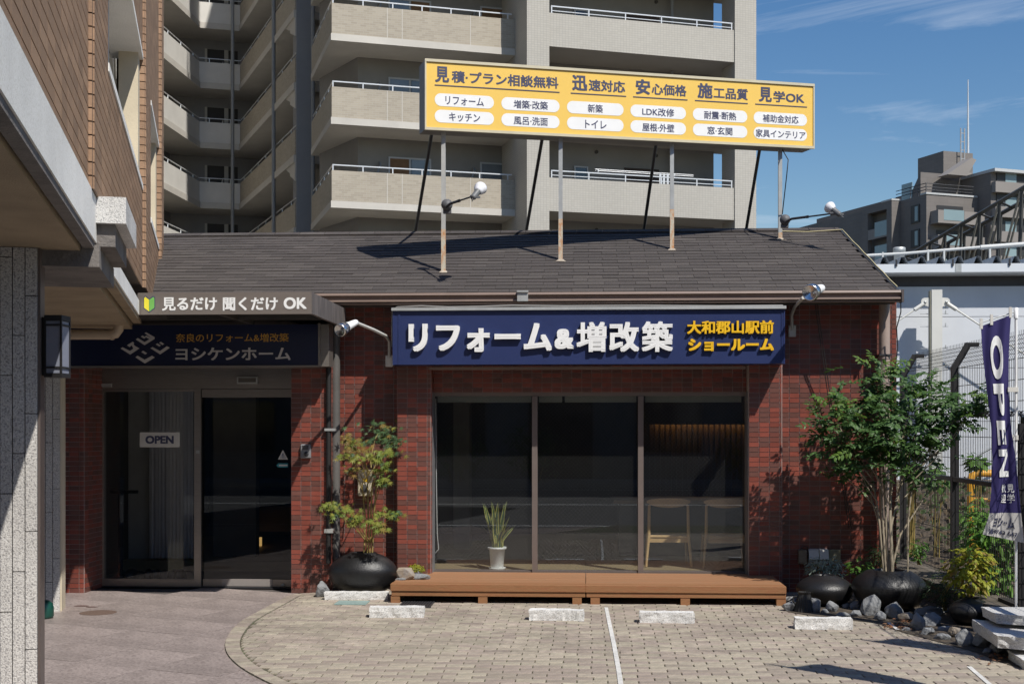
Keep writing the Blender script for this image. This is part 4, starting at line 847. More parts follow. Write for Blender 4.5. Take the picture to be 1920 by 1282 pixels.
for k, (x, y, r) in enumerate(((153, 1135.5, .045), (172, 1137.5, .035), (187, 1135, .012), (133, 1133, .01))):
    p = onZ(x, y, 0); b = MB(); b.lathe([(0, .0012), (r, .0006)], (p.x, p.y, .001), 10, xs=1.6)
    b.build('stain', mat('rust_stain', (.10, .055, .045), .9, .3), flag_bed)
# brick field: sand bed, brick courses, soldier border
sd = MB(); sd.add([(x, y, .003) for x, y in POUT], [tuple(range(len(POUT)))]); brickf = sd.build('brick_paving', SAND, kind='structure')
PL, PW = .1975, .0985
pm = MB(); pm.obox((0,0,0), (1,0,0), (0,1,0), (0,0,1), PL - .007, PW - .008, .03); po_ = pm.build('paver_source', PAVER); bevel(po_, .0035); pme = po_.data; pme.name = 'paver'
COL.objects.unlink(po_); bpy.data.objects.remove(po_)
cand = []; odd = MB(); y = 6.0; k = 0; random.seed(21)
while y < YB - .03:
    x = -4.6 + (k % 2) * PL / 2 + random.uniform(-.008, .008)
    while x < XMAX:
        a, c = x + .0, x + PL; yc = y + PW / 2
        if inside(a + .01, yc) and inside(c - .01, yc): cand.append((a + PL / 2, yc))
        elif inside(a + .01, yc) or inside(c - .01, yc):
            lo, hi = (a, c); 
            for _ in range(9):
                m_ = (lo + hi) / 2
                if inside(m_, yc) == inside(a + .01, yc): lo = m_
                else: hi = m_
            s0, s1 = (a, lo) if inside(a + .01, yc) else (hi, c)
            if s1 - s0 > .03: odd.obox(((s0 + s1) / 2, yc, -.004 + random.uniform(-.001, .001)), (1,0,0), (0,1,0), (0,0,1), s1 - s0 - .007, PW - .008, .03)
        x += PL
    y += PW; k += 1
def shown(x, y):
    v = V3((x, y, 0)) - EYE; z = v.x * -ST + v.y * CT; X = v.x * CT + v.y * ST
    return 960 + 2400 * X / z < 1925 and 800 + 2400 * HC / z < 1284
def pz(): return -.0035 + random.uniform(-.0014, .0014)
near = sorted([p for p in cand if shown(*p)], key=lambda p: p[1])[:262]; ns_ = set(near)
pml = [Vector(v.co) for v in pme.vertices]; pmf = [tuple(p.vertices) for p in pme.polygons]
for p in cand:
    M = Matrix.Translation((p[0], p[1], pz())) @ Matrix.Rotation(random.uniform(-.008, .008), 4, 'Z') @ Matrix.Rotation(random.uniform(-.006, .006), 4, 'X') @ Matrix.Rotation(random.uniform(-.004, .004), 4, 'Y')
    if p in ns_: piece('paver', pme, M, brickf)
    else: odd.add([M @ v for v in pml], pmf)
nb_ = 0
for i in range(len(OUTS) - 1):
    a, c, d_, e_ = OUTS[i], OUTS[i+1], INN[i+1], INN[i]; m_ = (a + c + d_ + e_) / 4; pts = [m_ + (p - m_) * .955 for p in (a, c, d_, e_)]
    if pts[0].y < 5.4: continue
    z = pz() + .015; s = MB() if nb_ < 38 else odd
    s.prism([(p.x, p.y, z) for p in pts], (0, 0, -.03))
    if nb_ < 38: recalc(s.build('paver', PAVER, brickf))
    nb_ += 1
recalc(odd.build('paver_field', PAVER, brickf, kind='stuff'))
# painted bay line and scraps of it at the right edge
WL = mat('white_line', (.66, .65, .62), .8, .2, 26, grime=.3)
b = MB(); P = [onZ(x, y, .0) for x, y in ((1136.5, 1141), (1143.5, 1175), (1151, 1210), (1156.5, 1240), (1160.5, 1262), (1164, 1287))]; w = .016
P += [P[-1] + (P[-1] - P[-2]) * 2]
for a, c in zip(P, P[1:]): b.add([(a.x - w, a.y, .0165), (a.x + w, a.y, .0165), (c.x + w, c.y, .0165), (c.x - w, c.y, .0165)], [(0, 1, 2, 3)])
b.build('bay_line', WL, kind='structure')
b = MB()
for (x0, y0, x1, y1) in ((1666, 1170, 1683, 1183), (1817, 1253, 1862, 1292)):
    a, c = onZ(x0, y0), onZ(x1, y1); b.add([(a.x - w, a.y, .0165), (a.x + w, a.y, .0165), (c.x + w, c.y, .0165), (c.x - w, c.y, .0165)], [(0, 1, 2, 3)])
b.build('worn_line', WL, kind='structure')

# ================================================================ ROUGH STONE
def rough_box(mb, c, ux, w, d, h, amp, seed, nx=22, ny=5, nz=5, m=0, taper=0.0, smooth_top=False):
    """split-faced block: a fine box grid pushed about by noise"""
    uy = V3((-ux.y, ux.x, 0)); c = V3(c)
    def P(a, e, f):
        p = c + ux * ((a - .5) * w) + uy * ((e - .5) * d * (1 - taper * f)) + V3((0, 0, f * h))
        o = V3((noise.noise(p * 14 + V3((seed, 0, 0))), noise.noise(p * 14 + V3((0, seed, 9))), noise.noise(p * 14 + V3((7, 3, seed))))) + .6 * V3((noise.noise(p * 38 + V3((seed, 5, 0))), noise.noise(p * 38 + V3((2, seed, 0))), noise.noise(p * 38 + V3((0, 0, seed)))))
        k = V3((1, 1, .3 if smooth_top else .6)); o = V3((o.x * k.x, o.y * k.y, o.z * k.z)) * amp
        if f == 0: o.z = 0
        return p + o
    def grid(fn, n, m_):
        vs = [fn(i / n, j / m_) for j in range(m_ + 1) for i in range(n + 1)]
        mb.add(vs, [(j*(n+1)+i, j*(n+1)+i+1, (j+1)*(n+1)+i+1, (j+1)*(n+1)+i) for j in range(m_) for i in range(n)], m)
    grid(lambda a, f: P(a, 0, f), nx, nz); grid(lambda a, f: P(1 - a, 1, f), nx, nz); grid(lambda e, f: P(1, e, f), ny, nz); grid(lambda e, f: P(0, 1 - e, f), ny, nz); grid(lambda a, e: P(a, e, 1), nx, ny)
XA = V3((1, 0, 0))
for k, (x0, x1, yb, hpx, lab) in enumerate(((692, 794, 1157.5, 22, 'rough white granite wheel stop nearest the black egg planter, leftmost of the four'), (992, 1094, 1162.5, 21, 'rough granite wheel stop just left of the white bay line'), (1199, 1302, 1167, 22, 'rough granite wheel stop just right of the white bay line'), (1491, 1599, 1179, 23, 'rough white granite wheel stop in front of the ribbed black jug, rightmost'))):
    a, c = onZ(x0, yb, .012), onZ(x1, yb + (1.5 if k else 0), .012); ux = (c - a).normalized(); ws = (c - a).length; m_ = (a + c) / 2 + V3((-ux.y, ux.x, 0)) * .06
    t = thing('wheel_stop', (m_.x, m_.y, .012), lab, 'wheel stop', 'granite wheel stops along the front of the deck')
    b = MB(); rough_box(b, (m_.x, m_.y, .012), ux, ws, .12, .088, .0085, k * 3.1 + 1, 26, 6, 5); b.build('block', WGRAN, t)
def stone_slab(px0, px1, pyb, h, d, lab, amp=.008, name='granite_slab', cat='kerb stone', z0=0.0, mt=None, rot=0.0, grp=None, seed=1):
    a, c = onZ(px0, pyb, z0), onZ(px1, pyb, z0); ux = (c - a).normalized(); w_ = (c - a).length
    if rot: ux = Matrix.Rotation(rot, 3, 'Z') @ ux
    m_ = a + ux * w_ / 2 + V3((-ux.y, ux.x, 0)) * d / 2; b = MB(); rough_box(b, (0, 0, 0), ux, w_, d, h, amp, seed, 26, 6, 4)
    o = b.build(name, mt or WGRAN); o.matrix_basis = WM[o.name] = Matrix.Translation((m_.x, m_.y, z0)); return tag(o, lab, cat, grp)
stone_slab(608, 728, 1124, .07, .10, 'long rough white granite kerb stone in front of the black egg planter', seed=8, z0=.012)
b = MB(); a, c = onZ(626, 1133.5, .01), onZ(698, 1127, .01); b.box(a.x, c.x - .02, a.y, c.y, .012, .018)
for i in range(1, 3): b.box(a.x + (c.x - a.x) * i / 3 - .008, a.x + (c.x - a.x) * i / 3 + .008, a.y - .006, a.y + .002, .012, .02)
b.build('drain_cover', mat('turquoise_lid', (.235, .33, .31), .45, .1, 9, grime=.15), label='turquoise plastic drain cover in the brick paving by the kerb stone', cat='cover')
dg_ = thing('drain_grate', onZ(788, 1133, .01), 'dark slotted drain grate in the paving at the left end of the deck', 'grate')
a, c = onZ(748, 1138.5, .01), onZ(815, 1127.5, .01); b = MB()
for i in range(12): x = a.x + (c.x - a.x) * i / 11; b.box(x - .008, x + .008, a.y, c.y, .012, .024)
b.build('bars', DSTEEL, dg_); b = MB(); b.box(a.x - .015, c.x + .015, a.y - .012, a.y - .001, .011, .025); b.box(a.x - .015, c.x + .015, c.y + .001, c.y + .012, .011, .025); b.build('frame', DSTEEL, dg_)

# ================================================================ TIMBER DECK
YK = 11.78; dk = thing('timber_deck', (XY(1100, YK), 12.2, 0), 'low orange-brown timber deck running below the shop window', 'deck')
xd0, xd1 = XY(733, YK), XY(1474, YK); xm = XY(1098, YK); ztp = .188; zg0 = onY(1000, 1101, YK).z; zf1, zf0 = onY(1000, 1103.5, YK).z, onY(1000, 1118.5, YK).z
nbd = 7; pb = (YG - .08 - YK) / nbd
for sec, (xa_, xb_) in enumerate(((xd0, xm - .002), (xm + .002, xd1))):
    for i in range(nbd):
        y0 = YK - .012 + i * pb; b = MB(); b.box(xa_ + (0.0 if i else -.004), xb_, y0, y0 + pb - .005, ztp - (.045 if i else .066), ztp + random.uniform(-.001, .001)); bevel(b.build('deck_board', DECKT if i else DECK, dk), .003)
    b = MB(); b.box(xa_ + .004, xb_ - .001, YK, YK + .035, zf0, zf1); bevel(b.build('front_board', DECK, dk), .003)
for s in (xd0, xd1 - .035):
    b = MB(); b.box(s + .002, s + .033, YK + .037, YG - .1, zf0, zf1); b.build('side_board', DECK, dk)
for px in (741, 905, 1082, 1116, 1285, 1465):
    b = MB(); x = XY(px, YK); b.box(x - .042, x + .042, YK + .005, YK + .09, .005, zf0 - .001 if px else 0); b.build('leg', DECK, dk)
    b = MB(); b.box(x - .04, x + .04, YK + .75, YK + .83, .005, zf1); b.build('leg', DECK, dk)

# ================================================================ ROCKS
def rock_mesh(size, seed, flat=1.0, name='rock', mt=None):
    rd_ = random.Random(seed); bm = bmesh.new(); sx, sy, sz = size
    for _ in range(20):
        v = V3((rd_.gauss(0, 1), rd_.gauss(0, 1), rd_.gauss(0, 1))).normalized() * rd_.uniform(.82, 1.05); bm.verts.new((v.x * sx, v.y * sy, max(v.z, -.72) * sz * flat))
    bmesh.ops.convex_hull(bm, input=bm.verts); 
    for v in [v for v in bm.verts if not v.link_faces]: bm.verts.remove(v)
    bmesh.ops.subdivide_edges(bm, edges=bm.edges[:], cuts=2, use_grid_fill=True)
    for v in bm.verts:
        p = v.co; v.co = p + p.normalized() * (noise.noise(p * (2.2 / max(size)) + V3((seed, 0, 0))) * .10 * max(size) + noise.noise(p * (6 / max(size)) + V3((0, seed, 0))) * .045 * max(size))
    bmesh.ops.smooth_vert(bm, verts=bm.verts[:], factor=.35, use_axis_x=True, use_axis_y=True, use_axis_z=True)
    me = bpy.data.meshes.new(name); bm.to_mesh(me); bm.free(); me.materials.append(mt or ROCK); return me
def rock(px, pyb, wpx, hpx, lab, seed, z0=0.0, mt=None, grp='grey rocks edging the planters', rz=0.0, name='rock', dep=None):
    p = onZ(px, pyb, z0); z = (p - EYE).dot(V3((-ST, CT, 0))); k = z / 2400; g_ = 1.08 if grp else 1.0; s = (wpx * k / 2 * g_, (dep or min(wpx, hpx * 1.3) * k / 2 * g_), hpx * k / 1.72 * g_)
    me = rock_mesh(s, seed, 1, name, mt); o = bpy.data.objects.new(name, me)
    zmin = min(v.co.z for v in me.vertices); link(o, Matrix.Translation((p.x, p.y + s[1] * .6, z0 - zmin - .012)) @ Matrix.Rotation(rz, 4, 'Y')); return tag(o, lab, 'rock', grp)
rock(602, 1119, 28, 31, 'pale angular rock at the left end of the kerb stone', 3, .012)
rock(757, 1087, 38, 33, 'angular tan-grey rock standing on the left end of the deck', 12, .188, ROCKB)
rock(790, 1086, 42, 14, 'flat pointed slate-grey rock lying on the left end of the deck', 19, .188)
rock(751, 1087, 22, 8, 'small flat chip of grey rock at the foot of the tan-grey rock on the deck', 23, .188)
rr = [(1485, 1104, 26, 26, 'pale upright rock at the right end of the deck, by the deck corner', 31), (1494, 1095, 34, 26, 'dark shaded rock behind the pale rock at the deck end, against the wall', 32), (1484, 1148, 30, 30, 'dark rock left of the ribbed black jug', 33), (1490, 1128, 34, 14, 'flat pale rock behind the ribbed black jug', 34),
      (1530, 1150, 30, 34, 'grey speckled upright rock right of the ribbed black jug', 35), (1548, 1151, 17, 15, 'small white triangular rock second right of the ribbed jug', 36), (1562, 1150, 27, 27, 'bluish faceted rock in front of the low black bowl planter', 37), (1586, 1142, 18, 14, 'small pale rock leaning on the low black bowl planter', 38), (1582, 1157, 30, 14, 'flat light-grey rock in front of the low black bowl planter', 39),
      (1608, 1144, 26, 21, 'upper of two stacked grey rocks between the black planters', 40), (1607, 1157, 26, 17, 'lower of two stacked grey rocks between the black planters', 41), (1634, 1156, 44, 44, 'large dark shaded rock below the tall tree planter', 42), (1652, 1164, 26, 20, 'small dark rock right of the large shaded rock', 43), (1680, 1163, 42, 42, 'large grey rock below the right side of the tree planter', 44), (1700, 1168, 36, 24, 'brownish rock with dry leaves at its foot', 45, ROCKB),
      (1717, 1140, 30, 24, 'brown rock behind the grey rocks right of the tree planter', 46, ROCKB), (1724, 1184, 30, 40, 'tall pale-edged rock at the head of the rock edging, before the yellow shrub', 47), (1752, 1176, 40, 30, 'bright faceted rock below the yellow-green shrub', 48), (1742, 1193, 30, 20, 'dark low rock in the front row under the bright faceted rock', 49), (1768, 1202, 32, 18, 'flat grey rock in the front row before the small black planter', 50), (1778, 1185, 40, 14, 'pale ridge-shaped rock before the small black planter', 51), (1795, 1198, 30, 32, 'tan-brown rock in the rock edging by the slab steps', 52, ROCKB), (1812, 1214, 42, 36, 'large faceted grey rock below the granite slab steps', 53), (1845, 1218, 36, 44, 'dark upright rock in the shade of the granite slabs', 54), (1874, 1228, 36, 28, 'grey rock at the right end of the rock edging', 55), (1856, 1228, 24, 16, 'small rock in front of the dark upright rock', 56), (1745, 1155, 60, 20, 'long dark rock behind the bright faceted rock', 57), (1775, 1150, 20, 14, 'small white-topped rock by the small black planter', 58), (1700, 1185, 22, 12, 'small flat rock at the brick edge before the brown rock', 59)]
for r_ in rr: rock(r_[0], r_[1], r_[2], r_[3], r_[4], r_[5], .0, r_[6] if len(r_) > 6 else None)
sb_ = MB(); pts = [onZ(x, y, 0) for x, y in ((1478, 1150), (1560, 1162), (1640, 1170), (1700, 1190), (1760, 1206), (1830, 1226), (1880, 1246), (1990, 1275))]
pts += [V3((XMAX + .1, pts[-1].y, 0)), V3((XMAX + .1, 12.5, 0)), V3((pts[0].x, 12.5, 0))]
sb_.add([(p.x, p.y, .0155) for p in pts], [tuple(range(len(pts)))]); tag(sb_.build('planting_soil', mat('planting_earth', (.045, .037, .03), .95, .4, 14, .9, 50, col2=(.085, .065, .045))), kind='structure')
# split granite slab steps at the right edge
def slab_poly(pts, ztop, h, lab, seed):
    """flat thick slab with a split edge, outline given by ground points"""
    P = [V3(p) for p in pts]; bm = bmesh.new(); n = len(P); R_ = []
    for i in range(n):
        a, c = P[i], P[(i+1) % n]; m = max(2, int((c - a).length / .035)); R_ += [a + (c - a) * (k / m) for k in range(m)]
    c0 = sum(P, V3()) / n; lv = []
    for f in (0, .33, .66, 1): lv.append([bm.verts.new(V3((p.x, p.y, ztop - h * f)) + (p - c0).normalized() * (noise.noise(V3((p.x * 16, p.y * 16, f * 5 + seed))) * .014 - .012 * f)) for p in R_])
    m = len(R_)
    for A_, B_ in zip(lv, lv[1:]):
        for i in range(m): bm.faces.new((A_[i], A_[(i+1) % m], B_[(i+1) % m], B_[i]))
    bm.faces.new(lv[0]); bm.faces.new(lv[-1][::-1]); me = bpy.data.meshes.new('granite_slab'); bm.to_mesh(me); bm.free(); me.materials.append(WGRAN)
    o = bpy.data.objects.new('granite_slab', me); link(o); return tag(o, lab, 'stone slab', 'split granite slab steps at the right')
G = lambda x, y, z: onZ(x, y, z)
slab_poly([G(1822, 1160, .2), G(1870, 1191, .2), G(2010, 1203, .2), G(2010, 1165, .2), G(1900, 1168, .2)], .2, .085, 'middle of three split granite slabs, the one reaching farthest left', 1)
slab_poly([G(1840, 1137, .3), G(1866, 1150, .3), G(2010, 1160, .3), G(2010, 1138, .3)], .3, .07, 'topmost and rearmost of three split granite slabs', 2)
slab_poly([G(1889, 1218, .08), G(1918, 1236, .08), G(2020, 1250, .08), G(2020, 1218, .08)], .08, .075, 'lowest split granite slab at the bottom right corner', 3)
bb = MB(); a = G(1880, 1190, 0); bb.box(a.x, a.x + 1.0, a.y + .05, a.y + .65, -.02, .112); a2 = G(1885, 1165, .1); bb.box(a2.x + .1, a2.x + 1, a2.y + .02, a2.y + .5, .0, .228); tag(bb.build('stone_bedding', mat('dark_soil', (.035, .03, .025), .95, .2)), kind='structure')

# ================================================================ PLANTERS AND PLANTS
def egg(name, px, pyb, wpx, hpx, lab, cat='planter', open_top=None, flat=.9, dmul=1.0, z0=0.0, back=None):
    p = onZ(px, pyb, z0); z = (p - EYE).dot(V3((-ST, CT, 0))); k = z / 2400; r = wpx * k / 2; h = hpx * k; by = back if back else r * .55 * dmul; t = thing(name, (p.x, p.y + by, z0), lab, cat, 'black egg-shaped planters')
    prof = [(r * math.cos(a) * (1 if a > 0 else .94) * (1 - .0), h * .48 + math.sin(a) * h * .52) for a in [R(-78 + i * 12) for i in range(14)]]
    prof = [(rr_, max(zz, 0)) for rr_, zz in prof]; top = open_top or .36
    pr = [q for q in prof if not (q[0] < r * top and q[1] > h * .5)]; zt_ = pr[-1][1]
    pr += [(r * top, zt_ + .012), (r * (top - .05), zt_ + .006), (r * (top - .07), zt_ - .05), (0, zt_ - .05)]
    b = MB(); b.lathe(pr, (p.x, p.y + by, z0), 36, ys=dmul); b.build('shell', BLACK, t)
    b = MB(); b.lathe([(r * (top - .07), zt_ - .03), (0, zt_ - .02)], (p.x, p.y + by, z0), 16, ys=dmul); b.build('soil', mat('leaf_litter', (.10, .055, .03), .95, .3, 30, .6, 60), t)
    return t, V3((p.x, p.y + by, z0 + zt_)), r, h
e1, c1_, r1, h1 = egg('egg_planter', 668, 1124, 136, 84, 'large black egg-shaped planter with the maple, left of the deck', dmul=.75, z0=.012, back=.36)
e2, c2_, r2, h2 = egg('egg_planter', 1552, 1140, 110, 60, 'low black bowl-like planter between the ribbed jug and the tree planter')
e3, c3_, r3, h3 = egg('egg_planter', 1676, 1150, 142, 84, 'biggest black planter holding the tall multi-stemmed tree', open_top=.42)
e4, c4_, r4, h4 = egg('egg_planter', 1828, 1176, 84, 52, 'small black planter beside the granite slabs, under the yellow-green shrub')
# ribbed jug
p = onZ(1510, 1150, 0); jg = thing('ribbed_jug', (p.x, p.y + .05, 0), 'small ribbed black jug standing among the rocks at the deck end', 'jug')
b = MB(); n = 40; pr = [(.0, .0), (.088, 0), (.09, .02), (.062, .12), (.05, .165), (.056, .185), (.05, .187), (.044, .165), (0, .15)]; vs = []; cz = V3((p.x, p.y + .05, 0))
for r_, z in pr: vs += [cz + V3((math.cos(2*math.pi*k/n) * r_ * (1 + (.05 if k % 2 else -.03) * (r_ > .045)), math.sin(2*math.pi*k/n) * r_ * (1 + (.05 if k % 2 else -.03) * (r_ > .045)), z)) for k in range(n)]
b.add(vs, [(i*n+k, i*n+(k+1) % n, (i+1)*n+(k+1) % n, (i+1)*n+k) for i in range(len(pr)-1) for k in range(n)], 0, False); b.build('body', BLKM, jg)
b = MB(); b.tube([cz + V3((-.05, 0, .15)), cz + V3((-.095, 0, .14)), cz + V3((-.1, 0, .10)), cz + V3((-.07, 0, .08))], .008, 6); b.build('handle', BLKM, jg)

def leafmat(n, c, c2, tr=.35, rough=.5): return mat(n, c, rough, .25, 9, col2=c2, isl=.45, trans=tr, spec=.35)
def leaf_maple(mb, c, nrm, up, s, m=0):
    nrm = nrm.normalized(); up = (up - nrm * up.dot(nrm)).normalized(); sd = up.cross(nrm); P = [c - up * s * .1]
    for k in range(7):
        a = R(-125 + k * 250 / 6); L_ = s * (.62, .85, .98, 1.08, .98, .85, .62)[k] * .62; d = up * math.cos(a) + sd * math.sin(a); P.append(c + d * L_ - nrm * (.12 * s))
        if k < 6: a2 = a + R(250 / 12); d2 = up * math.cos(a2) + sd * math.sin(a2); P.append(c + d2 * s * .2)
    fs = [(0, i, i + 1) for i in range(1, len(P) - 1)]; mb.add(P, fs, m)
def leaf_oval(mb, c, nrm, up, s, w=.42, m=0):
    nrm = nrm.normalized(); up = (up - nrm * up.dot(nrm)).normalized(); sd = up.cross(nrm)
    P = [c, c + up * s * .35 + sd * s * w * .5 - nrm * s * .03, c + up * s * .72 + sd * s * w * .36 - nrm * s * .08, c + up * s - nrm * s * .2, c + up * s * .72 - sd * s * w * .36 - nrm * s * .08, c + up * s * .35 - sd * s * w * .5 - nrm * s * .03, c + up * s * .4 + nrm * s * .04]
    mb.add(P, [(0, 1, 6), (1, 2, 6), (2, 3, 6), (3, 4, 6), (4, 5, 6), (5, 0, 6)], m)
rl = random.Random(42)
def rv(s=1.0): return V3((rl.gauss(0, s), rl.gauss(0, s), rl.gauss(0, s)))
# Japanese maple
mp_ = thing('maple_tree', c1_, 'slim young maple with yellow-green leaf tiers growing from the big black egg planter', 'tree')
ML = [leafmat('maple_green', (.17, .24, .05), (.25, .25, .05)), leafmat('maple_dark', (.07, .13, .06), (.09, .15, .06)), leafmat('maple_red', (.26, .16, .05), (.22, .20, .05))]
MB_ = mat('maple_bark', (.24, .18, .055), .6, .25, 20, stretch=(1, 1, .2))
cl = MB(); st = MB()
Ym = c1_.y
tiers = [(712, 806, 36, 18, 1, 12.45), (736, 828, 22, 12, 1, 12.5), (690, 826, 22, 10, 1, 12.5), (655, 826, 18, 12, 0, 12.3), (668, 842, 26, 12, 2, 12.25), (652, 858, 18, 10, 0, 12.2), (684, 856, 28, 9, 0, 12.15), (716, 858, 26, 14, 0, 12.1), (716, 878, 16, 10, 0, 12.1), (722, 900, 12, 12, 0, 12.1), (722, 846, 14, 8, 0, 12.1), (632, 952, 30, 13, 0, 12.15), (650, 966, 26, 10, 0, 12.1), (664, 976, 14, 8, 0, 12.1), (616, 950, 14, 8, 0, 12.2), (725, 962, 24, 10, 0, 12.2), (742, 966, 12, 6, 1, 12.2), (706, 980, 22, 10, 0, 12.0), (712, 992, 16, 8, 0, 12.0), (660, 880, 14, 8, 2, 12.2), (652, 822, 10, 8, 2, 12.3)]
for px, py, rx, rz_, mi, Y in tiers:
    c = onY(px, py, Y); k = Y / 2400; nL = int(rx * rz_ / 16) + 8
    for _ in range(nL):
        o = V3((rl.gauss(0, .55) * rx * k, rl.gauss(0, .5) * rx * k, rl.gauss(0, .5) * rz_ * k)); d = V3((o.x * 2, o.y * 1.6 - .12, -.12)).normalized()
        leaf_maple(cl, c + o, V3((rl.gauss(0, .35), -.75 + rl.gauss(0, .3), .75)), d + rv(.25), rl.uniform(.058, .088), mi if rl.random() < .75 else rl.choice([0, 1, 2]))
    zs_ = max(c1_.z + .1, c.z - .22 - abs(c.x - c1_.x - .1) * .5); s0 = c1_ + V3((.06 + (rl.random() - .5) * .08, .01, 0)); s0.z = zs_; st.tube([s0, s0.lerp(c, .5) + V3((0, 0, .04)), c], [.0055, .004, .002], 5)
for dx in (-.03, .0, .025, .05):
    f0 = c1_ + V3((dx + .04, 0, -.03)); st.tube([f0, f0 + V3((.01, .02, .35)), f0 + V3((dx * .8, .03, .7)), onY(706 + dx * 300, 880, 12.25)], [.0095, .009, .0075, .004], 6)
cl.build('crown', ML, mp_); st.build('stem', MB_, mp_)
# tall multi-stemmed tree at the corner
tt = thing('corner_tree', c3_, 'glossy green tree with many thin pale stems in the biggest black planter', 'tree')
TL = [leafmat('tree_leaf', (.045, .10, .028), (.075, .145, .038), .32, .5), leafmat('tree_new_leaf', (.12, .20, .03), (.08, .16, .03), .4, .55)]
cl = MB(); st = MB(); BK = mat('pale_bark', (.24, .20, .14), .7, .3, 14, stretch=(1, 1, .3))
def pinnate(c, d, L_, nrm, mi):
    d = d.normalized(); sd = d.cross(nrm).normalized()
    for i in range(1, 6):
        q = c + d * (L_ * i / 5.2) + V3((0, 0, -.05 * L_ * (i / 5) ** 2))
        for s in (-1, 1): leaf_oval(cl, q, nrm + rv(.25), sd * s + d * .55, rl.uniform(.048, .074), .5, mi)
    leaf_oval(cl, c + d * L_, nrm, d, .06, .46, mi)
crowns = [(1652, 690, 30, 16, 1, 12.2), (1650, 715, 34, 22, 0, 12.2), (1672, 735, 40, 22, 0, 12.1), (1632, 745, 30, 18, 0, 12.2), (1712, 716, 18, 14, 1, 11.9), (1716, 740, 40, 18, 0, 11.9), (1748, 722, 18, 10, 0, 12.0), (1730, 765, 46, 24, 0, 11.8), (1700, 785, 46, 26, 0, 11.7), (1762, 790, 34, 24, 0, 11.8), (1795, 775, 26, 16, 1, 11.7), (1812, 745, 22, 14, 1, 11.6), (1822, 762, 20, 10, 0, 11.6), (1782, 805, 26, 16, 1, 11.6), (1768, 765, 22, 12, 0, 11.7), (1580, 748, 22, 12, 1, 12.1), (1558, 765, 26, 14, 1, 12.0), (1600, 765, 36, 18, 0, 12.0), (1572, 790, 40, 22, 0, 11.9), (1610, 800, 46, 28, 0, 11.8), (1645, 790, 46, 30, 0, 11.9), (1546, 792, 20, 12, 0, 12.0), (1590, 830, 36, 26, 0, 11.8), (1635, 838, 46, 30, 0, 11.7), (1680, 835, 44, 28, 0, 11.7), (1660, 865, 40, 22, 0, 11.7), (1608, 865, 28, 18, 0, 11.8), (1715, 820, 30, 22, 0, 11.7), (1700, 860, 22, 14, 0, 11.7), (1745, 850, 20, 18, 0, 11.9), (1660, 765, 40, 24, 0, 12.0), (1560, 850, 18, 12, 0, 11.9), (1598, 880, 18, 12, 0, 11.9), (1540, 815, 16, 12, 0, 12.0), (1835, 752, 12, 8, 1, 11.6)]
for px, py, rx, rz_, mi, Y in crowns:
    c = onY(px, py, Y); k = Y / 2400
    for _ in range(int(rx * rz_ / 62) + 5):
        sc_ = .78 if rl.random() < .86 else 1.5; o = V3((rl.gauss(0, .5) * rx * k, rl.gauss(0, .55) * rx * k, rl.gauss(0, .5) * rz_ * k)) * sc_; d = V3((o.x * 3 + rl.gauss(0, .15), o.y * 3 + rl.gauss(0, .15) - .1, rl.uniform(-.25, .25) + o.z * 2))
        pinnate(c + o, d, rl.uniform(.13, .21), V3((rl.gauss(0, .3), -.35 + rl.gauss(0, .3), .9)), 1 if (mi and rl.random() < .6) or rl.random() < .06 else 0)
    f0 = c3_ + V3(((c.x - c3_.x) * .35, (c.y - c3_.y) * .3, max(.5, (c.z - c3_.z) * .62))); st.tube([f0, f0.lerp(c, .5) + V3(((c.x - f0.x) * .1, 0, -.03)), c], [.007, .005, .0025], 5)
for px, py, r_ in ((1605, 850, .012), (1628, 790, .013), (1643, 770, .012), (1652, 740, .015), (1664, 760, .019), (1700, 790, .014), (1762, 860, .013), (1718, 780, .010)):
    f0 = c3_ + V3((rl.uniform(-.10, .10) + (px - 1660) * .0008, rl.uniform(-.08, .02), -.05)); c = onY(px, py, 11.95); st.tube([f0, f0.lerp(c, .35) + V3((-(c.x - f0.x) * .12, 0, 0)), f0.lerp(c, .7) + V3((rl.uniform(-.03, .03), 0, 0)), c], [r_ * .85, r_ * .78, r_ * .6, r_ * .35], 7)
cl.build('crown', TL, tt); st.build('stem', BK, tt)
# small plants
def bush(name, lab, cat, px, py, Y, rx, rz_, n, cols, size, kind='oval', stems=6, wr=.45, base=None, flat=.5):
    c = onY(px, py, Y); k = Y / 2400; base = base or V3((c.x, c.y, max(0.0, c.z - rz_ * k * 1.1))); t = thing(name, base, lab, cat); b = MB(); s_ = MB()
    for _ in range(n):
        a = rv(1).normalized() * (rl.random() ** .45); o = V3((a.x * rx * k, a.y * rx * k * .8, a.z * rz_ * k)); d = V3((a.x + rl.gauss(0, .35), a.y + rl.gauss(0, .35), .5 * a.z + rl.gauss(0, .4)))
        leaf_oval(b, c + o, V3((a.x * .5 + rl.gauss(0, .3), a.y * .5 - .2, .8 + rl.gauss(0, .3))), d, size * rl.uniform(.7, 1.25), wr, rl.randrange(len(cols)) if len(cols) > 1 and rl.random() < .45 else 0)
    for _ in range(stems):
        a = c + V3((rl.uniform(-.6, .6) * rx * k, rl.uniform(-.3, .3) * rx * k, rl.uniform(.0, .5) * rz_ * k)); s_.tube([base + V3((rl.uniform(-.03, .03), rl.uniform(-.03, .03), -.02)), base.lerp(a, .5) + rv(.015), a], [.007, .005, .003], 5)
    b.build('foliage', cols, t); s_.build('stem', MB_, t); return t
YGc = [leafmat('lime_leaf', (.40, .40, .04), (.30, .34, .035), .45), leafmat('orange_tip_leaf', (.30, .20, .04), (.25, .22, .04), .4)]
bush('nandina_shrub', 'bright yellow-green shrub with orange tips in front of the fence, beside the small black planter', 'shrub', 1820, 1068, 10.9, 46, 46, 420, YGc, .075)
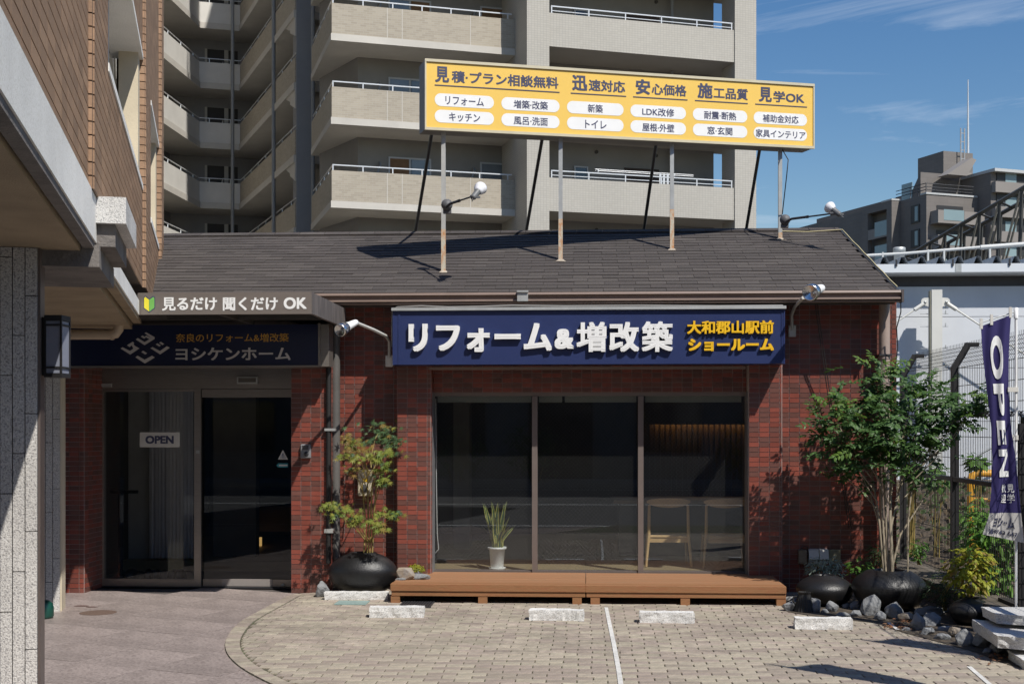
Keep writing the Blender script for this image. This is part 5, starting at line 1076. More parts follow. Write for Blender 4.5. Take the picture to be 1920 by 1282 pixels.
DGc = [leafmat('conifer_leaf', (.018, .042, .012), (.03, .055, .016), .2)]
bush('low_conifer', 'dark green low bushy plant between the tree planter and the yellow-green shrub', 'shrub', 1770, 1102, 11.2, 42, 34, 420, DGc, .055, wr=.16)
SGc = [leafmat('silver_leaf', (.34, .40, .33), (.22, .30, .22), .3)]
bush('dusty_miller', 'silvery grey-green plant behind the low black bowl planter', 'plant', 1546, 1064, 12.28, 36, 22, 380, SGc, .06, wr=.24)
FGc = [leafmat('bright_leaf', (.10, .20, .03), (.06, .14, .025), .4)]
bush('broadleaf_plant', 'bright green broad-leaved plant at the left rim of the tree planter', 'plant', 1612, 1070, 11.9, 22, 24, 90, FGc, .075)
bush('sedge_tuft', 'dark green grassy tuft at the foot of the stems in the tree planter', 'plant', 1655, 1040, 12.0, 26, 24, 160, DGc, .09, wr=.10)
# moss tuft on the deck in its small pot
mo = V3((XY(779, 12.38), 12.36, .188)); mt_ = thing('sedum_pot', (mo.x, mo.y + .05, .188), 'mound of lime-yellow sedum in a grey pot behind the rocks on the deck', 'plant')
b = MB(); b.lathe([(0, 0), (.055, 0), (.07, .055), (.06, .055), (0, .05)], (mo.x, mo.y + .05, .188), 16); b.build('pot', mat('grey_pot', (.14, .14, .15), .7, .1), mt_)
b = MB()
for _ in range(420):
    a = rv(1).normalized(); a.z = abs(a.z); leaf_oval(b, V3((mo.x, mo.y + .05, .235)) + V3((a.x * .085, a.y * .07, a.z * .06)), a + rv(.4), rv(1), .022, .5, 0)
b.build('foliage', [leafmat('sedum_leaf', (.30, .27, .025), (.18, .22, .02), .3)], mt_)
lt_ = MB()
for _ in range(90):
    px, py = rl.choice([(1700, 1176), (1690, 1172), (1705, 1165), (1868, 1233)]); p = onZ(px + rl.gauss(0, 14), py + rl.gauss(0, 5), .02); leaf_oval(lt_, p + V3((0, 0, .012)), V3((rl.gauss(0, .3), rl.gauss(0, .3), 1)), rv(1), .04, .5)
tag(lt_.build('fallen_leaves', mat('dry_leaf', (.24, .10, .04), .8, .2, 9, col2=(.14, .07, .035), isl=.4)), kind='stuff')

# ================================================================ FENCE, KERB WALL, FLAG
XF = 3.46
kw = MB(); kw.prism([(XF - .3, 14.4, 0), (XF + .12, 14.4, 0), (XF + .12, 8.2, 0), (XF - .16, 8.2, 0)], (0, 0, .2)); tag(kw.build('kerb_wall', mat('mossy_kerb', (.15, .125, .10), .95, .3, 6, .8, 50, col2=(.07, .06, .045))), 'low mossy concrete kerb wall carrying the black mesh fence', 'kerb wall')
fe = thing('mesh_fence', (XF, 12, .2), 'black steel mesh fence with cranked top running from the shop corner towards the right', 'fence')
FB = mat('fence_black', (.016, .015, .016), .5, .15, 20)
for y in (14.2, 12.25, 10.3):
    b = MB(); top = 2.2 if y > 11 else 1.72; b.box(XF - .03, XF + .03, y - .035, y + .035, .16, top); b.build('post', FB, fe)
    if y > 11:
        b = MB(); b.prism([(XF - .03, y - .03, 2.2), (XF + .03, y - .03, 2.2), (XF + .16, y - .03, 2.42), (XF + .10, y - .03, 2.42)], (0, .06, 0)); b.box(XF + .10, XF + .22, y - .025, y + .025, 2.39, 2.43); b.build('cranked_arm', FB, fe)
for y0, y1 in ((12.29, 14.16), (10.34, 12.21), (8.3, 10.26)):
    b = MB(); n = int((y1 - y0) / .05)
    for i in range(n + 1):
        y = y0 + (y1 - y0) * i / n; b.box(XF - .0022, XF + .0022, y - .0022, y + .0022, .22, 1.75)
    for z in (.25, .45, .65, .85, 1.35, 1.55): b.box(XF - .006, XF - .0025, y0, y1, z - .003, z + .003)
    for k in range(3):
        P = [(XF + .02 * math.cos(t * 1.2 + k), y0 + (y1 - y0) * t / 90, 1.745 + .022 * math.sin(t * 1.2 + k)) for t in range(91)]; b.tube(P, .003, 4)
    b.build('mesh_panel', FB, fe)
    b = MB(); b.box(XF - .028, XF + .028, y0 - .002, y1 + .002, 1.13, 1.17); b.build('mid_rail', FB, fe)
    b = MB()
    for i in range(n + 1):
        y = y0 + (y1 - y0) * i / n; b.box(XF + .018, XF + .0215, y - .002, y + .002, 1.76, 2.2); b.tube([(XF + .02, y, 2.2), (XF + .13, y, 2.40), (XF + .13, y, 2.44)], .002, 4)
    for z in (1.85, 2.02, 2.19): b.box(XF + .014, XF + .0175, y0, y1, z - .003, z + .003)
    for s in (.2, .4, .6, .8, 1): b.box(XF + .02 + .11 * s - .002, XF + .02 + .11 * s + .002, y0, y1, 2.2 + .2 * s - .002, 2.2 + .2 * s + .002)
    b.build('upper_mesh', FB, fe)
# dark post panel at the frame edge
pp = thing('gate_post', (XF + .02, 10.12, 0), 'dark panel post at the right edge of the picture in front of the mesh fence', 'post')
a0 = XY(1906, 10.1); b = MB(); b.box(a0, a0 + .14, 10.05, 10.10, .1, 1.665); b.build('panel', FB, pp)
b = MB()
for z in [.2 + i * .12 for i in range(12)]: b.box(a0 - .004, a0 + .144, 10.042, 10.049, z, z + .006)
b.build('ribs', FB, pp)
GG0 = [leafmat('street_leaf', (.05, .10, .03), (.07, .13, .035), .25)]
# nobori flag on a white pole
def flag(px_pole, Y, label, lettering=True, X=None, H_=2.6, base=0.0, grp='tall vertical nobori flags'):
    xp = X if X is not None else XY(px_pole, Y); t = thing('nobori_flag', (xp, Y, base), label, 'flag', grp)
    b = MB(); b.tube([(xp, Y, base), (xp, Y, H_)], .011, 8); b.lathe([(.017, -.01), (.017, .07), (0, .075)], (xp, Y, H_ - .06), 8); b.build('pole', WHITE, t); return t, xp
YF = 9.95
fl_, xp = flag(1905, YF, 'indigo OPEN flag with white rotated letters on a white pole at the fence', H_=onY(1903, 580, YF).z)
ctl = [(0, (1839, 612), (1896, 590)), (.13, (1843, 660), (1893, 655)), (.30, (1851, 730), (1892, 730)), (.45, (1858, 800), (1895, 800)), (.60, (1859, 860), (1903, 860)), (.78, (1856, 920), (1908, 920)), (.90, (1851, 965), (1911, 965)), (1, (1838, 1000), (1915, 1016))]
def lerp_ctl(v):
    for (v0, a0, c0), (v1, a1, c1) in zip(ctl, ctl[1:]):
        if v <= v1: 
            s = (v - v0) / (v1 - v0); return [(a0[i] + (a1[i] - a0[i]) * s, c0[i] + (c1[i] - c0[i]) * s) for i in (0, 1)]
    return [(ctl[-1][1][i], ctl[-1][2][i]) for i in (0, 1)]
def cloth(u, v, d=0.0):
    (xa_, xb_), (ya_, yb_) = lerp_ctl(v); px, py = xa_ + (xb_ - xa_) * u, ya_ + (yb_ - ya_) * u
    fold = .026 * math.sin(u * 6.3 + 1.2 * v * 4) * (.4 + v) + .010 * math.sin(u * 13 + v * 9)
    q = onY(px, py, YF - .02); return q + V3((0, fold * .9 - .03 * v - d, 0))
b = MB(); nu, nv = 44, 90; P = [cloth(i / nu, j / nv) for j in range(nv + 1) for i in range(nu + 1)]
for j in range(nv):
    for i in range(nu):
        b.f.append((j*(nu+1)+i, j*(nu+1)+i+1, (j+1)*(nu+1)+i+1, (j+1)*(nu+1)+i)); b.m.append(1 if j / nv >= .885 else 0); b.sm.append(True)
b.v = [tuple(p) for p in P]
b.build('cloth', [mat('indigo_cloth', (.035, .028, .13), .85, .08, 3, trans=.25), mat('white_cloth', (.62, .60, .58), .85, .05, 3, trans=.25)], fl_)
b = MB()
def rot(v0, v1, u0, u1): return lambda u, v, d: cloth(u0 + (u1 - u0) * v, v0 + (v1 - v0) * u, d)   # letters turned a quarter to the right
def dense_letter(mb, tx, fn, bold, n=3):
    V, Fc = text_mesh(tx, bold, False); me = bpy.data.meshes.new('t'); me.from_pydata(V, [], Fc); bm = bmesh.new(); bm.from_mesh(me); bmesh.ops.triangulate(bm, faces=bm.faces[:])
    for _ in range(n):
        es = [e for e in bm.edges if e.calc_length() > .06]
        if es: bmesh.ops.subdivide_edges(bm, edges=es, cuts=1); bmesh.ops.triangulate(bm, faces=bm.faces[:])
    V = [v.co.copy() for v in bm.verts]; bm.verts.index_update(); Fc = [tuple(v.index for v in f.verts) for f in bm.faces]; bm.free(); bpy.data.meshes.remove(me)
    xa_, xb_ = min(v.x for v in V), max(v.x for v in V); ya_, yb_ = min(v.y for v in V), max(v.y for v in V)
    mb.add([fn((v.x - xa_) / (xb_ - xa_), (v.y - ya_) / (yb_ - ya_), .006) for v in V], Fc)
for ch, v0, v1 in (('O', .065, .255), ('P', .275, .405), ('E', .425, .535), ('N', .555, .70)):
    u0, u1 = (.24, .80)
    dense_letter(b, ch, lambda u, v, d, v0=v0, v1=v1: cloth(.70 - .44 * (1 - v), v0 + (v1 - v0) * u, d), .035, 5)
for i, ch in enumerate('見学歓迎'): dense_letter(b, ch, lambda u, v, d, i=i: cloth((.36 if i > 1 else .62) + .22 * u, .742 + .052 * (i % 2 if i < 2 else i - 2) + .046 * (1 - v), d), .02, 1)
b.build('white_lettering', WHITE, fl_)
b = MB(); dense_letter(b, 'ヨシ··ム', lambda u, v, d: cloth(.18 + .62 * u, .955 - .045 * v, d), .035, 2); dense_letter(b, '☎0743 647', lambda u, v, d: cloth(.10 + .76 * u, .988 - .024 * v, d), .03, 2); b.build('dark_lettering', INK, fl_)
b = MB(); b.tube([V3((xp, YF, onY(1900, 584, YF).z)), onY(1836, 606, YF - .02)], .005, 6); b.build('cross_arm', GALV, fl_)
for v in (.30, .50, .80):
    q = cloth(1, v); b = MB(); b.box(q.x - .008, xp + .012, YF - .02, YF + .015, q.z - .018, q.z + .018); b.build('side_loop', OFFW, fl_)
for u in (.02, .35, .97): q = cloth(u, 0); b = MB(); b.box(q.x - .01, q.x + .01, q.y - .006, q.y + .006, q.z - .02, q.z + .06); b.build('top_loop', OFFW, fl_)
for k, (x_, lab) in enumerate(((-3.6, 'round green shrub across the street, mirrored in the left pane'), (-1.4, 'round green shrub across the street, mirrored in the middle pane'), (4.4, 'round green shrub across the street, mirrored in the right pane'))):
    c_ = V3((x_, -9.6, .95)); t_ = thing('street_shrub', (x_, -9.6, .1), lab, 'shrub', 'shrubs across the street'); b = MB()
    for _ in range(420):
        a = rv(1).normalized() * (rl.random() ** .4); leaf_oval(b, c_ + V3((a.x * .95, a.y * .6, a.z * .85)), a + rv(.4), rv(1), .16, .5, 0)
    b.build('foliage', GG0, t_); b = MB()
    for q in (-.3, 0, .3): b.tube([V3((x_ + q * .3, -9.6, .08)), V3((x_ + q, -9.6, .8))], .02, 5)
    b.build('stem', MB_, t_)
# two more flags just outside the picture; their shadows lie on the bricks
for X_, Y_, lab in ((3.42, 8.15, 'plain indigo flag on a white pole, first of two beyond the right edge'), (2.62, 7.05, 'plain indigo flag on a white pole, second of two beyond the right edge')):
    f_, x_ = flag(0, Y_, lab, X=X_ + .5, H_=2.95); b = MB(); P = []
    for j in range(21):
        for i in range(7): P.append((X_ + .5 - .45 * (i / 6) * (.7 + .3 * math.cos(j * .25)), Y_ + .06 * math.sin(i * 1.3 + j * .3), 2.9 - 2.0 * j / 20))
    b.add(P, [(j*7+i, j*7+i+1, (j+1)*7+i+1, (j+1)*7+i) for j in range(20) for i in range(6)], 0, True); b.build('cloth', MT['indigo_cloth'], f_)
    b = MB(); b.tube([(X_ + .5, Y_, 2.9), (X_ + .04, Y_, 2.9)], .005, 6); b.build('cross_arm', GALV, f_)
    if Y_ < 7.5: f_.location.z -= 0
# yellow guard rail behind the fence
yg = thing('guard_rail', atz(1830, 950, 14.5), 'yellow tubular guard rail seen through the mesh fence behind the flag', 'barrier'); zz = 14.6
YP_ = mat('guard_yellow', (.72, .36, .03), .5, .12, 6)
b = MB(); b.tube([atz(1820, 1010, zz), atz(1820, 900, zz), atz(1822, 892, zz), atz(1832, 887, zz), atz(1960, 887, zz), atz(1972, 892, zz), atz(1974, 1010, zz)], .042, 10); b.build('hoop', YP_, yg)
b = MB(); b.tube([atz(1820, 936, zz), atz(1974, 936, zz)], .026, 8); b.build('cross_bar', YP_, yg)
b = MB(); b.lathe([(0, 0), (.07, 0), (.07, .02), (0, .02)], (atz(1820, 1010, zz).x, atz(1820, 1010, zz).y, -.05), 10); b.tube([atz(1820, 1010, zz), V3((atz(1820, 1010, zz).x, atz(1820, 1010, zz).y, -.04))], .042, 10); b.tube([atz(1974, 1010, zz), V3((atz(1974, 1010, zz).x, atz(1974, 1010, zz).y, -.04))], .042, 10); b.build('foot', YP_, yg)
# scrub behind the fence
GGc = [leafmat('bamboo_leaf', (.15, .30, .045), (.09, .20, .03), .45), leafmat('bamboo_dark', (.05, .11, .025), (.07, .14, .03), .3)]
bush('bamboo_grass', 'lush bright green leafy bush behind the fence, right of the yellow-green shrub', 'shrub', 1872, 1035, 11.4, 66, 95, 900, GGc, .11, wr=.3, stems=14)
bush('bamboo_grass', 'light green leafy bush behind the fence, below the yellow guard rail', 'shrub', 1832, 985, 12.4, 44, 48, 380, GGc, .09, wr=.3, stems=8)
bush('ivy_clump', 'yellow-green ivy clump at the foot of the fence, right of the tree stems', 'shrub', 1722, 1030, 13.2, 16, 22, 90, FGc, .06)
BRc = [leafmat('dry_scrub', (.13, .09, .05), (.08, .065, .04), .2, .7), leafmat('scrub_green', (.05, .09, .025), (.08, .12, .03), .3)]
b = MB()
for _ in range(3600):
    x, y = rl.uniform(3.7, 8.5), rl.uniform(13.5, 20.5); z = rl.random() ** .8 * (.95 - .02 * (y - 13.5)) ; leaf_oval(b, V3((x, y, z + .05)), V3((rl.gauss(0, .4), -.6, .6 + rl.gauss(0, .3))), rv(1), rl.uniform(.06, .12), .5, 1 if rl.random() < .42 else 0)
tag(b.build('undergrowth', BRc), kind='stuff')
bk = MB(); bk.prism([(3.6, 13.2, -.05), (9.5, 13.2, -.05), (9.5, 22, .75), (3.6, 22, .75)], (0, 0, -.3)); tag(bk.build('embankment', mat('embankment_earth', (.10, .075, .05), .95, .35, 5, .8, 30)), kind='structure')
for k, (px, py, r_, lab) in enumerate(((1712, 850, 14, 'small leafy sprig showing between the tree leaves and the fence post'), (1830, 868, 16, 'dark ivy patch climbing the fence left of the flag'), (1756, 895, 30, 'ivy mass on the fence rail right of the tree stems'), (1708, 880, 18, 'ivy leaves on the fence rail beside the first fence post'))):
    bush('ivy_clump', lab, 'shrub', px, py, 13.6, r_, r_ * .8, 40 + r_ * 2, GGc, .09, wr=.7, base=V3((onY(px, py, 13.6).x, 13.6, .3)))
# ================================================================ THINGS IN THEIR OWN TURNED FRAME (x along the front, y away, z up)
def turned(name, xc, zc_, ang, label, cat):
    q = cw(xc, zc_); t = bpy.data.objects.new(name, None); link(t, Matrix.Translation((q[0], q[1], 0)) @ Matrix.Rotation(TH + ang, 4, 'Z')); return tag(t, label, cat)
def lbuild(mb, name, m, parent):
    o = bpy.data.objects.new(name, mb.mesh(name, m)); COL.objects.link(o); top = parent
    while top.parent: top = top.parent
    WM[o.name] = WM[top.name]; o.parent = parent; o.matrix_basis = WM[parent.name].inverted() @ WM[top.name]; return o
# ---------------------------------------------------------------- the tall flats
AL = R(16.2); x0a, z0a = (1030 - 960) / 2400 * 45.05, 45.05
ap = turned('apartment_block', x0a, z0a, AL, 'tall beige tiled apartment block with stacked balconies and a shaded recess, behind the shop', 'building')
ca, sa = math.cos(AL), math.sin(AL)
def A_(px, b): t = (px - 960) / 2400; return (t * (z0a + b * ca) - x0a + b * sa) / (ca - t * sa)
BT = brickmat('beige_block_tile', (.415, .365, .29), (.35, .305, .24), (.43, .395, .335), .22, .075, .7, .5)
PT = brickmat('pale_grid_tile', (.455, .43, .38), (.425, .40, .352), (.34, .32, .29), .11, .08, .7)
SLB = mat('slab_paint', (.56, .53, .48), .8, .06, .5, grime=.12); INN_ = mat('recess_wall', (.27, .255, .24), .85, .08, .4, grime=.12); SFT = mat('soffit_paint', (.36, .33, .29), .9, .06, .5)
GREY = mat('grey_render', (.26, .265, .28), .8, .06, .4, grime=.12); CORR = mat('corridor_parapet', (.66, .64, .60), .85, .06, .5, grime=.1); RAIL = mat('white_rail', (.66, .67, .68), .35, .05, 4, metal=.3)
PIPE = mat('grey_downpipe', (.26, .27, .28), .5, .08, 2); DKP = mat('dark_screen', (.05, .045, .045), .6, .1)
FR = [9.24 + 2.9 * k for k in range(-3, 5)]; TOPZ = FR[-1] + 17.5
aR0, aR1, aR2 = A_(1030, 0), A_(1378, 0), A_(1418, 0); aC0 = A_(988, 0); aL0 = A_(622, 1.5)
DR = 2.0
b = MB(); b.box(aC0, aR0, 0, 1.9 + DR, 0, TOPZ); b.box(aR1, aR2, 0, 1.1, 0, TOPZ);
lbuild(b, 'tile_pier', PT, ap)
b = MB(); aW1 = A_(1338, DR)
b.box(aR0, aW1, DR, DR + 9, 0, TOPZ, 0); b.box(aL0 + 1.2, aC0 - .001, 1.5 + 1.75, 1.5 + 9, 0, TOPZ, 0)
b.add([(aL0 + .25, 1.5 + 5.0, 0), (aL0 + 1.2, 1.5 + 1.75, 0), (aL0 + 1.2, 1.5 + 1.75, TOPZ), (aL0 + .25, 1.5 + 5.0, TOPZ)], [(0, 1, 2, 3)], 0)
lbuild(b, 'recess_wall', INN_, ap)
frost = mat('curtain_pane', (.16, .18, .20), .08, .2, 1.2, spec=.8); WF_ = mat('window_frame_pale', (.45, .45, .46), .4, .05)
for k, zf in enumerate(FR):
    # right-hand balcony
    b = MB(); b.box(aR0 + .005, aR1 - .005, .05, .22, zf + .0, zf + 1.18); lbuild(b, 'parapet', PT, ap)
    b = MB(); b.box(aR0 + .004, aR2 - .05, .222, DR + .3, zf + .01, zf + .17); b.box(aR0 + .006, aR1 - .006, .06, .221, zf - .001, zf + .0); lbuild(b, 'balcony_slab', SFT, ap)
    b = MB(); b.box(aR0 + .1, aR1 - .05, .10, .14, zf + 1.42, zf + 1.46); b.box(aR0 + .1, aR1 - .05, .11, .13, zf + 1.27, zf + 1.295)
    n = 5
    for i in range(n + 1): x = aR0 + .12 + (aR1 - aR0 - .2) * i / n; b.box(x - .02, x + .02, .10, .14, zf + 1.18, zf + 1.43)
    lbuild(b, 'railing', RAIL, ap)
    # left-hand balcony with brick-pattern parapet, pale slab band and side return
    Y0 = 1.5; b = MB(); b.box(aL0, aC0 - .003, Y0, Y0 + .15, zf + .25, zf + 1.30); b.box(aL0, aL0 + .15, Y0 + .151, Y0 + 5.4, zf + .25, zf + 1.30); lbuild(b, 'parapet', BT, ap)
    b = MB()
    for i in (.375, .75): x = aL0 + (aC0 - aL0) * i; b.box(x - .012, x + .012, Y0 - .006, Y0 - .001, zf + .02, zf + 1.3)
    x = aL0 + 1.95; b.box(x - .012, x + .012, Y0 - .008, Y0 - .001, zf + .02, zf + 1.3); lbuild(b, 'joint_strip', SLB, ap)
    b = MB(); b.box(aL0 - .03, aC0 - .004, Y0 - .03, Y0 + 2.0, zf, zf + .24); b.box(aL0 - .031, aL0 + 1.4, Y0 + 2.001, Y0 + 5.4, zf, zf + .24); lbuild(b, 'balcony_slab', SLB, ap)
    b = MB(); b.box(aL0 + .03, aC0 - .1, Y0 + .05, Y0 + .09, zf + 1.48, zf + 1.52); b.box(aL0 + .03, aL0 + .07, Y0 + .1, Y0 + 5.3, zf + 1.48, zf + 1.52)
    for i in range(7): x = aL0 + .05 + (aC0 - aL0 - .3) * i / 6; b.box(x - .02, x + .02, Y0 + .05, Y0 + .09, zf + 1.3, zf + 1.49)
    for i in range(1, 5): b.box(aL0 + .03, aL0 + .07, Y0 + i * 1.1, Y0 + i * 1.1 + .04, zf + 1.3, zf + 1.49)
    lbuild(b, 'railing', RAIL, ap)
    # windows
    wy = 1.5 + 1.74
    for j, (p0_, p1_) in enumerate(((728, 808), (900, 985))):
        x0_, x1_ = A_(p0_, wy), A_(p1_, wy); zb_, zt_ = zf + .2, zf + 2.25
        b = MB(); b.box(x0_, x1_, wy - .05, wy, zb_, zb_ + .06); b.box(x0_, x1_, wy - .05, wy, zt_ - .06, zt_)
        for x in (x0_, (x0_ + x1_) / 2 - .03, x1_ - .06): b.box(x, x + .06, wy - .051, wy, zb_ + .061, zt_ - .061)
        wdw = lbuild(b, 'window', WF_, ap)
        for h in (0, 1):
            b = MB(); xa_ = x0_ + .06 + h * (x1_ - x0_) / 2; b.box(xa_, xa_ + (x1_ - x0_) / 2 - .09, wy - .03, wy - .01, zb_ + .06, zt_ - .06); lbuild(b, 'pane', frost if (k + j + h) % 3 else mat('wood_blind', (.20, .11, .055), .8, .15, 6), wdw)
    x0_, x1_ = A_(1076, DR), A_(1102, DR); b = MB()
    for q in ((x0_, x1_, zf + 1.25, zf + 1.3), (x0_, x1_, zf + 2.0, zf + 2.05), (x0_, x0_ + .05, zf + 1.301, zf + 1.999), (x1_ - .05, x1_, zf + 1.301, zf + 1.999)): b.box(q[0], q[1], DR - .06, DR, q[2], q[3])
    wdw = lbuild(b, 'window', WF_, ap); b = MB(); b.box(x0_ + .051, x1_ - .051, DR - .03, DR - .01, zf + 1.301, zf + 1.999); lbuild(b, 'pane', FGLASS, wdw)
    x0_, x1_ = A_(1170, DR), A_(1235, DR); b = MB(); b.box(x0_, x1_, DR - .04, DR - .005, zf + .18, zf + 2.1); lbuild(b, 'screen', mat('brown_screen', (.055, .035, .028), .7, .15, 3), ap)
    b = MB(); b.tube([(A_(1261, DR - .3), DR - .25, zf + .17), (A_(1261, DR - .3), DR - .25, zf + 2.89)], .06, 8); b.tube([(A_(1118, DR), DR - .05, zf + 2.62), (A_(1118, DR), DR - .001, zf + 2.62)], .07, 8, 1); b.tube([(A_(1230, DR), DR - .05, zf + 2.62), (A_(1230, DR), DR - .001, zf + 2.62)], .07, 8, 1); lbuild(b, 'downpipe', [PIPE, DKP], ap)
    b = MB(); x = A_(712, 3.2); P = [(x, 3.2, zf + 2.0), (x, 3.0, zf + 1.9), (x - .12, 2.95, zf + 1.6), (x - .12, 2.95, zf + .24)]; b.tube(P, .05, 6); x = A_(888, 3.2); b.tube([(x, 3.2, zf + 2.0), (x, 3.0, zf + 1.9), (x - .12, 2.95, zf + 1.6), (x - .12, 2.95, zf + .24)], .05, 6); lbuild(b, 'air_duct', PIPE, ap)
# laundry poles on one balcony
b = MB(); zf = FR[3]; 
for dy in (.5, .75): b.tube([(A_(1116, dy), dy, zf + 1.66), (A_(1300, dy), dy, zf + 1.66)], .018, 6)
for px in (1120, 1262): b.box(A_(px, .5) - .02, A_(px, .5) + .02, .4, .8, zf + 1.55, zf + 1.64)
for px in (1236, 1243, 1250): b.box(A_(px, .5), A_(px, .5) + .08, .49, .51, zf + 1.2, zf + 1.64)
lbuild(b, 'laundry_pole', RAIL, ap)
# pillar, pipes and open corridors of the shaded recess
pb0 = 8.6
def AB(px, b_): return (A_(px, b_), b_)
xa_, xb_ = A_(556, pb0), A_(583, pb0)
b = MB(); b.box(xa_, xb_, pb0, pb0 + 1.2, 0, TOPZ + 3); lbuild(b, 'grey_pillar', GREY, ap)
b = MB()
for px, b_ in ((587, 8.3), (513, 12.5), (436, 20.2)): b.tube([(A_(px, b_), b_, 0), (A_(px, b_), b_, TOPZ + 3)], .085, 8)
lbuild(b, 'downpipe', PIPE, ap)
plan = [(-14.6, -7.0), (A_(215, 9), 9.0), (A_(304, 16), 16.0), (A_(374, 20.8), 20.8), (A_(450, 20.8), 20.8), (A_(553, 8.7), 8.7)]
FC = [18.02 + 2.9 * k for k in range(-6, 4)]
def ring(off):
    R_ = []
    for i, p in enumerate(plan):
        p = Vector(p); d1 = (p - Vector(plan[i-1])).normalized() if i else (Vector(plan[1]) - p).normalized(); d2 = (Vector(plan[i+1]) - p).normalized() if i < len(plan) - 1 else d1
        n1, n2 = Vector((-d1.y, d1.x)), Vector((-d2.y, d2.x)); n_ = (n1 + n2).normalized(); R_.append(p + n_ * off / max(.4, n_.dot(n1)))
    return R_
r0, r1, r2, r3 = ring(0), ring(.14), ring(1.9), ring(-.05)
def strip(mb, A0, A1, z0, z1, m=0):
    for i in range(len(A0) - 1): mb.prism([(A0[i].x, A0[i].y, z0), (A0[i+1].x, A0[i+1].y, z0), (A1[i+1].x, A1[i+1].y, z0), (A1[i].x, A1[i].y, z0)], (0, 0, z1 - z0), m)
for k, zf in enumerate(FC):
    b = MB(); strip(b, r0[:5], r1[:5], zf + .30, zf + 1.28); strip(b, r0[4:], r1[4:], zf + .30, zf + 1.28, 1); lbuild(b, 'corridor_parapet', [CORR, BT], ap)
    b = MB(); strip(b, r3, r2, zf, zf + .29); lbuild(b, 'corridor_slab', SLB, ap)
    b = MB(); rr0 = ring(.05)
    for i in range(len(plan) - 1):
        a, c = rr0[i], rr0[i+1]; b.tube([(a.x, a.y, zf + 1.47), (c.x, c.y, zf + 1.47)], .025, 5)
        m_ = max(2, int((c - a).length / 1.6))
        for j in range(m_): p = a + (c - a) * (j + .5) / m_; b.box(p.x - .02, p.x + .02, p.y - .02, p.y + .02, zf + 1.28, zf + 1.47)
    lbuild(b, 'railing', RAIL, ap)
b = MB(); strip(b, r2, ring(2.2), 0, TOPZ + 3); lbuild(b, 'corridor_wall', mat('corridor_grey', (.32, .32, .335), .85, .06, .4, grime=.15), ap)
for zf in FC:      # lift lobby openings on the far wall and stepped brackets by the pillar
    x0_, x1_ = A_(384, 22.6), A_(446, 22.6); y_ = r2[3].y
    b = MB(); b.box(x0_, x1_, y_ - .03, y_ - .005, zf + .4, zf + 2.45); op = lbuild(b, 'lobby_opening', DKP, ap)
    b = MB(); b.box(x0_, x0_ + .12, y_ - .09, y_ - .031, zf + .4, zf + 2.45); b.box(x0_ + .95, x0_ + 1.15, y_ - .09, y_ - .031, zf + .4, zf + 2.45); b.prism([(x0_ + .3, y_ - .04, zf + .4), (x0_ + .9, y_ - .04, zf + .4), (x0_ + .9, y_ - .04, zf + 1.9)], (0, -.02, 0)); lbuild(b, 'lobby_frame', CORR, op)
    e = Vector(plan[5]); d_ = (Vector(plan[4]) - e).normalized(); q0, q1, q2_ = e, e + d_ * .9, e + d_ * 1.7; nn = Vector((-d_.y, d_.x)) * .1
    b = MB(); b.prism([(q0.x, q0.y, zf - .75), (q1.x, q1.y, zf - .75 + .35), (q1.x, q1.y, zf - .3), (q2_.x, q2_.y, zf - .0), (q0.x, q0.y, zf - .0)], (-nn.x, -nn.y, 0)); lbuild(b, 'stepped_bracket', SLB, ap)
    b = MB(); p = r2[2] + (r2[3] - r2[2]) * .12; b.box(p.x - .15, p.x + .15, p.y - .35, p.y - .05, zf + 2.3, zf + 2.55); lbuild(b, 'corridor_lamp', OFFW, ap)
# ---------------------------------------------------------------- station hall on the right
YT = 30.0; sh = thing('station_hall', (12, YT, 0), 'pale grey panelled station hall with folded-plate roof edge, behind the fence on the right', 'building')
PAN = mat('pale_panel', (.62, .64, .67), .5, .05, 1, grime=.06); BND = mat('grey_band', (.36, .345, .33), .7, .08, 1); FSC = mat('white_fascia', (.66, .69, .72), .4, .05, 1)
T_ = lambda px, py, Y=YT: onY(px, py, Y); xs0, xs1 = T_(1560, 500).x, T_(2150, 500).x
zl_ = [T_(1800, y).z for y in (499, 517, 541, 594, 690, 790, 900)]
b = MB(); b.box(xs0, xs1, YT + .2, YT + .4, zl_[2] + .06, zl_[1] + .02); lbuild_ = b.build('upper_band', BND, sh)
for i, (x0_, x1_) in enumerate(((1560, 1759), (1761, 2150))):
    b = MB(); b.box(T_(x0_, 0).x, T_(x1_, 0).x, YT + .18, YT + .199, zl_[2] + .08, zl_[1]); b.build('band_panel', BND, sh)
zz = zl_[2] + .05
for z1 in (zl_[3], zl_[4], zl_[5], zl_[6], -.05):
    b = MB(); b.box(xs0, xs1, YT + .02, YT + .12, z1 + .012, zz); b.build('wall_panel', PAN, sh); zz = z1
b = MB(); b.box(xs0, xs1, YT + .121, YT + .19, -.05, zl_[1]); b.box(xs0, xs1, YT + .4, YT + 14, -.05, zl_[1] - .1); b.build('backing', mat('panel_joint', (.10, .10, .11), .8, .1), sh)
b = MB(); b.prism([(xs0, YT - .42, zl_[1]), (xs0, YT - .46, zl_[1] + .03), (xs0, YT - .46, zl_[0]), (xs0, YT + .4, zl_[0]), (xs0, YT + .4, zl_[1])], (xs1 - xs0, 0, 0)); fa = b.build('fascia', FSC, sh)
b = MB(); x = T_(1786, 0).x; b.box(x - .07, x + .07, YT - .468, YT - .461, zl_[1] + .03, zl_[0] - .002); b.build('fascia_joint', GALV, fa)
b = MB(); x = T_(1640, 0, YT).x - .9; hgt = .17; pit = .42; px_ = []; zc_ = zl_[0] + .01
while x < xs1: px_ += [(x, zc_), (x + .10, zc_), (x + .17, zc_ + hgt), (x + .25, zc_ + hgt), (x + .32, zc_)]; x += pit
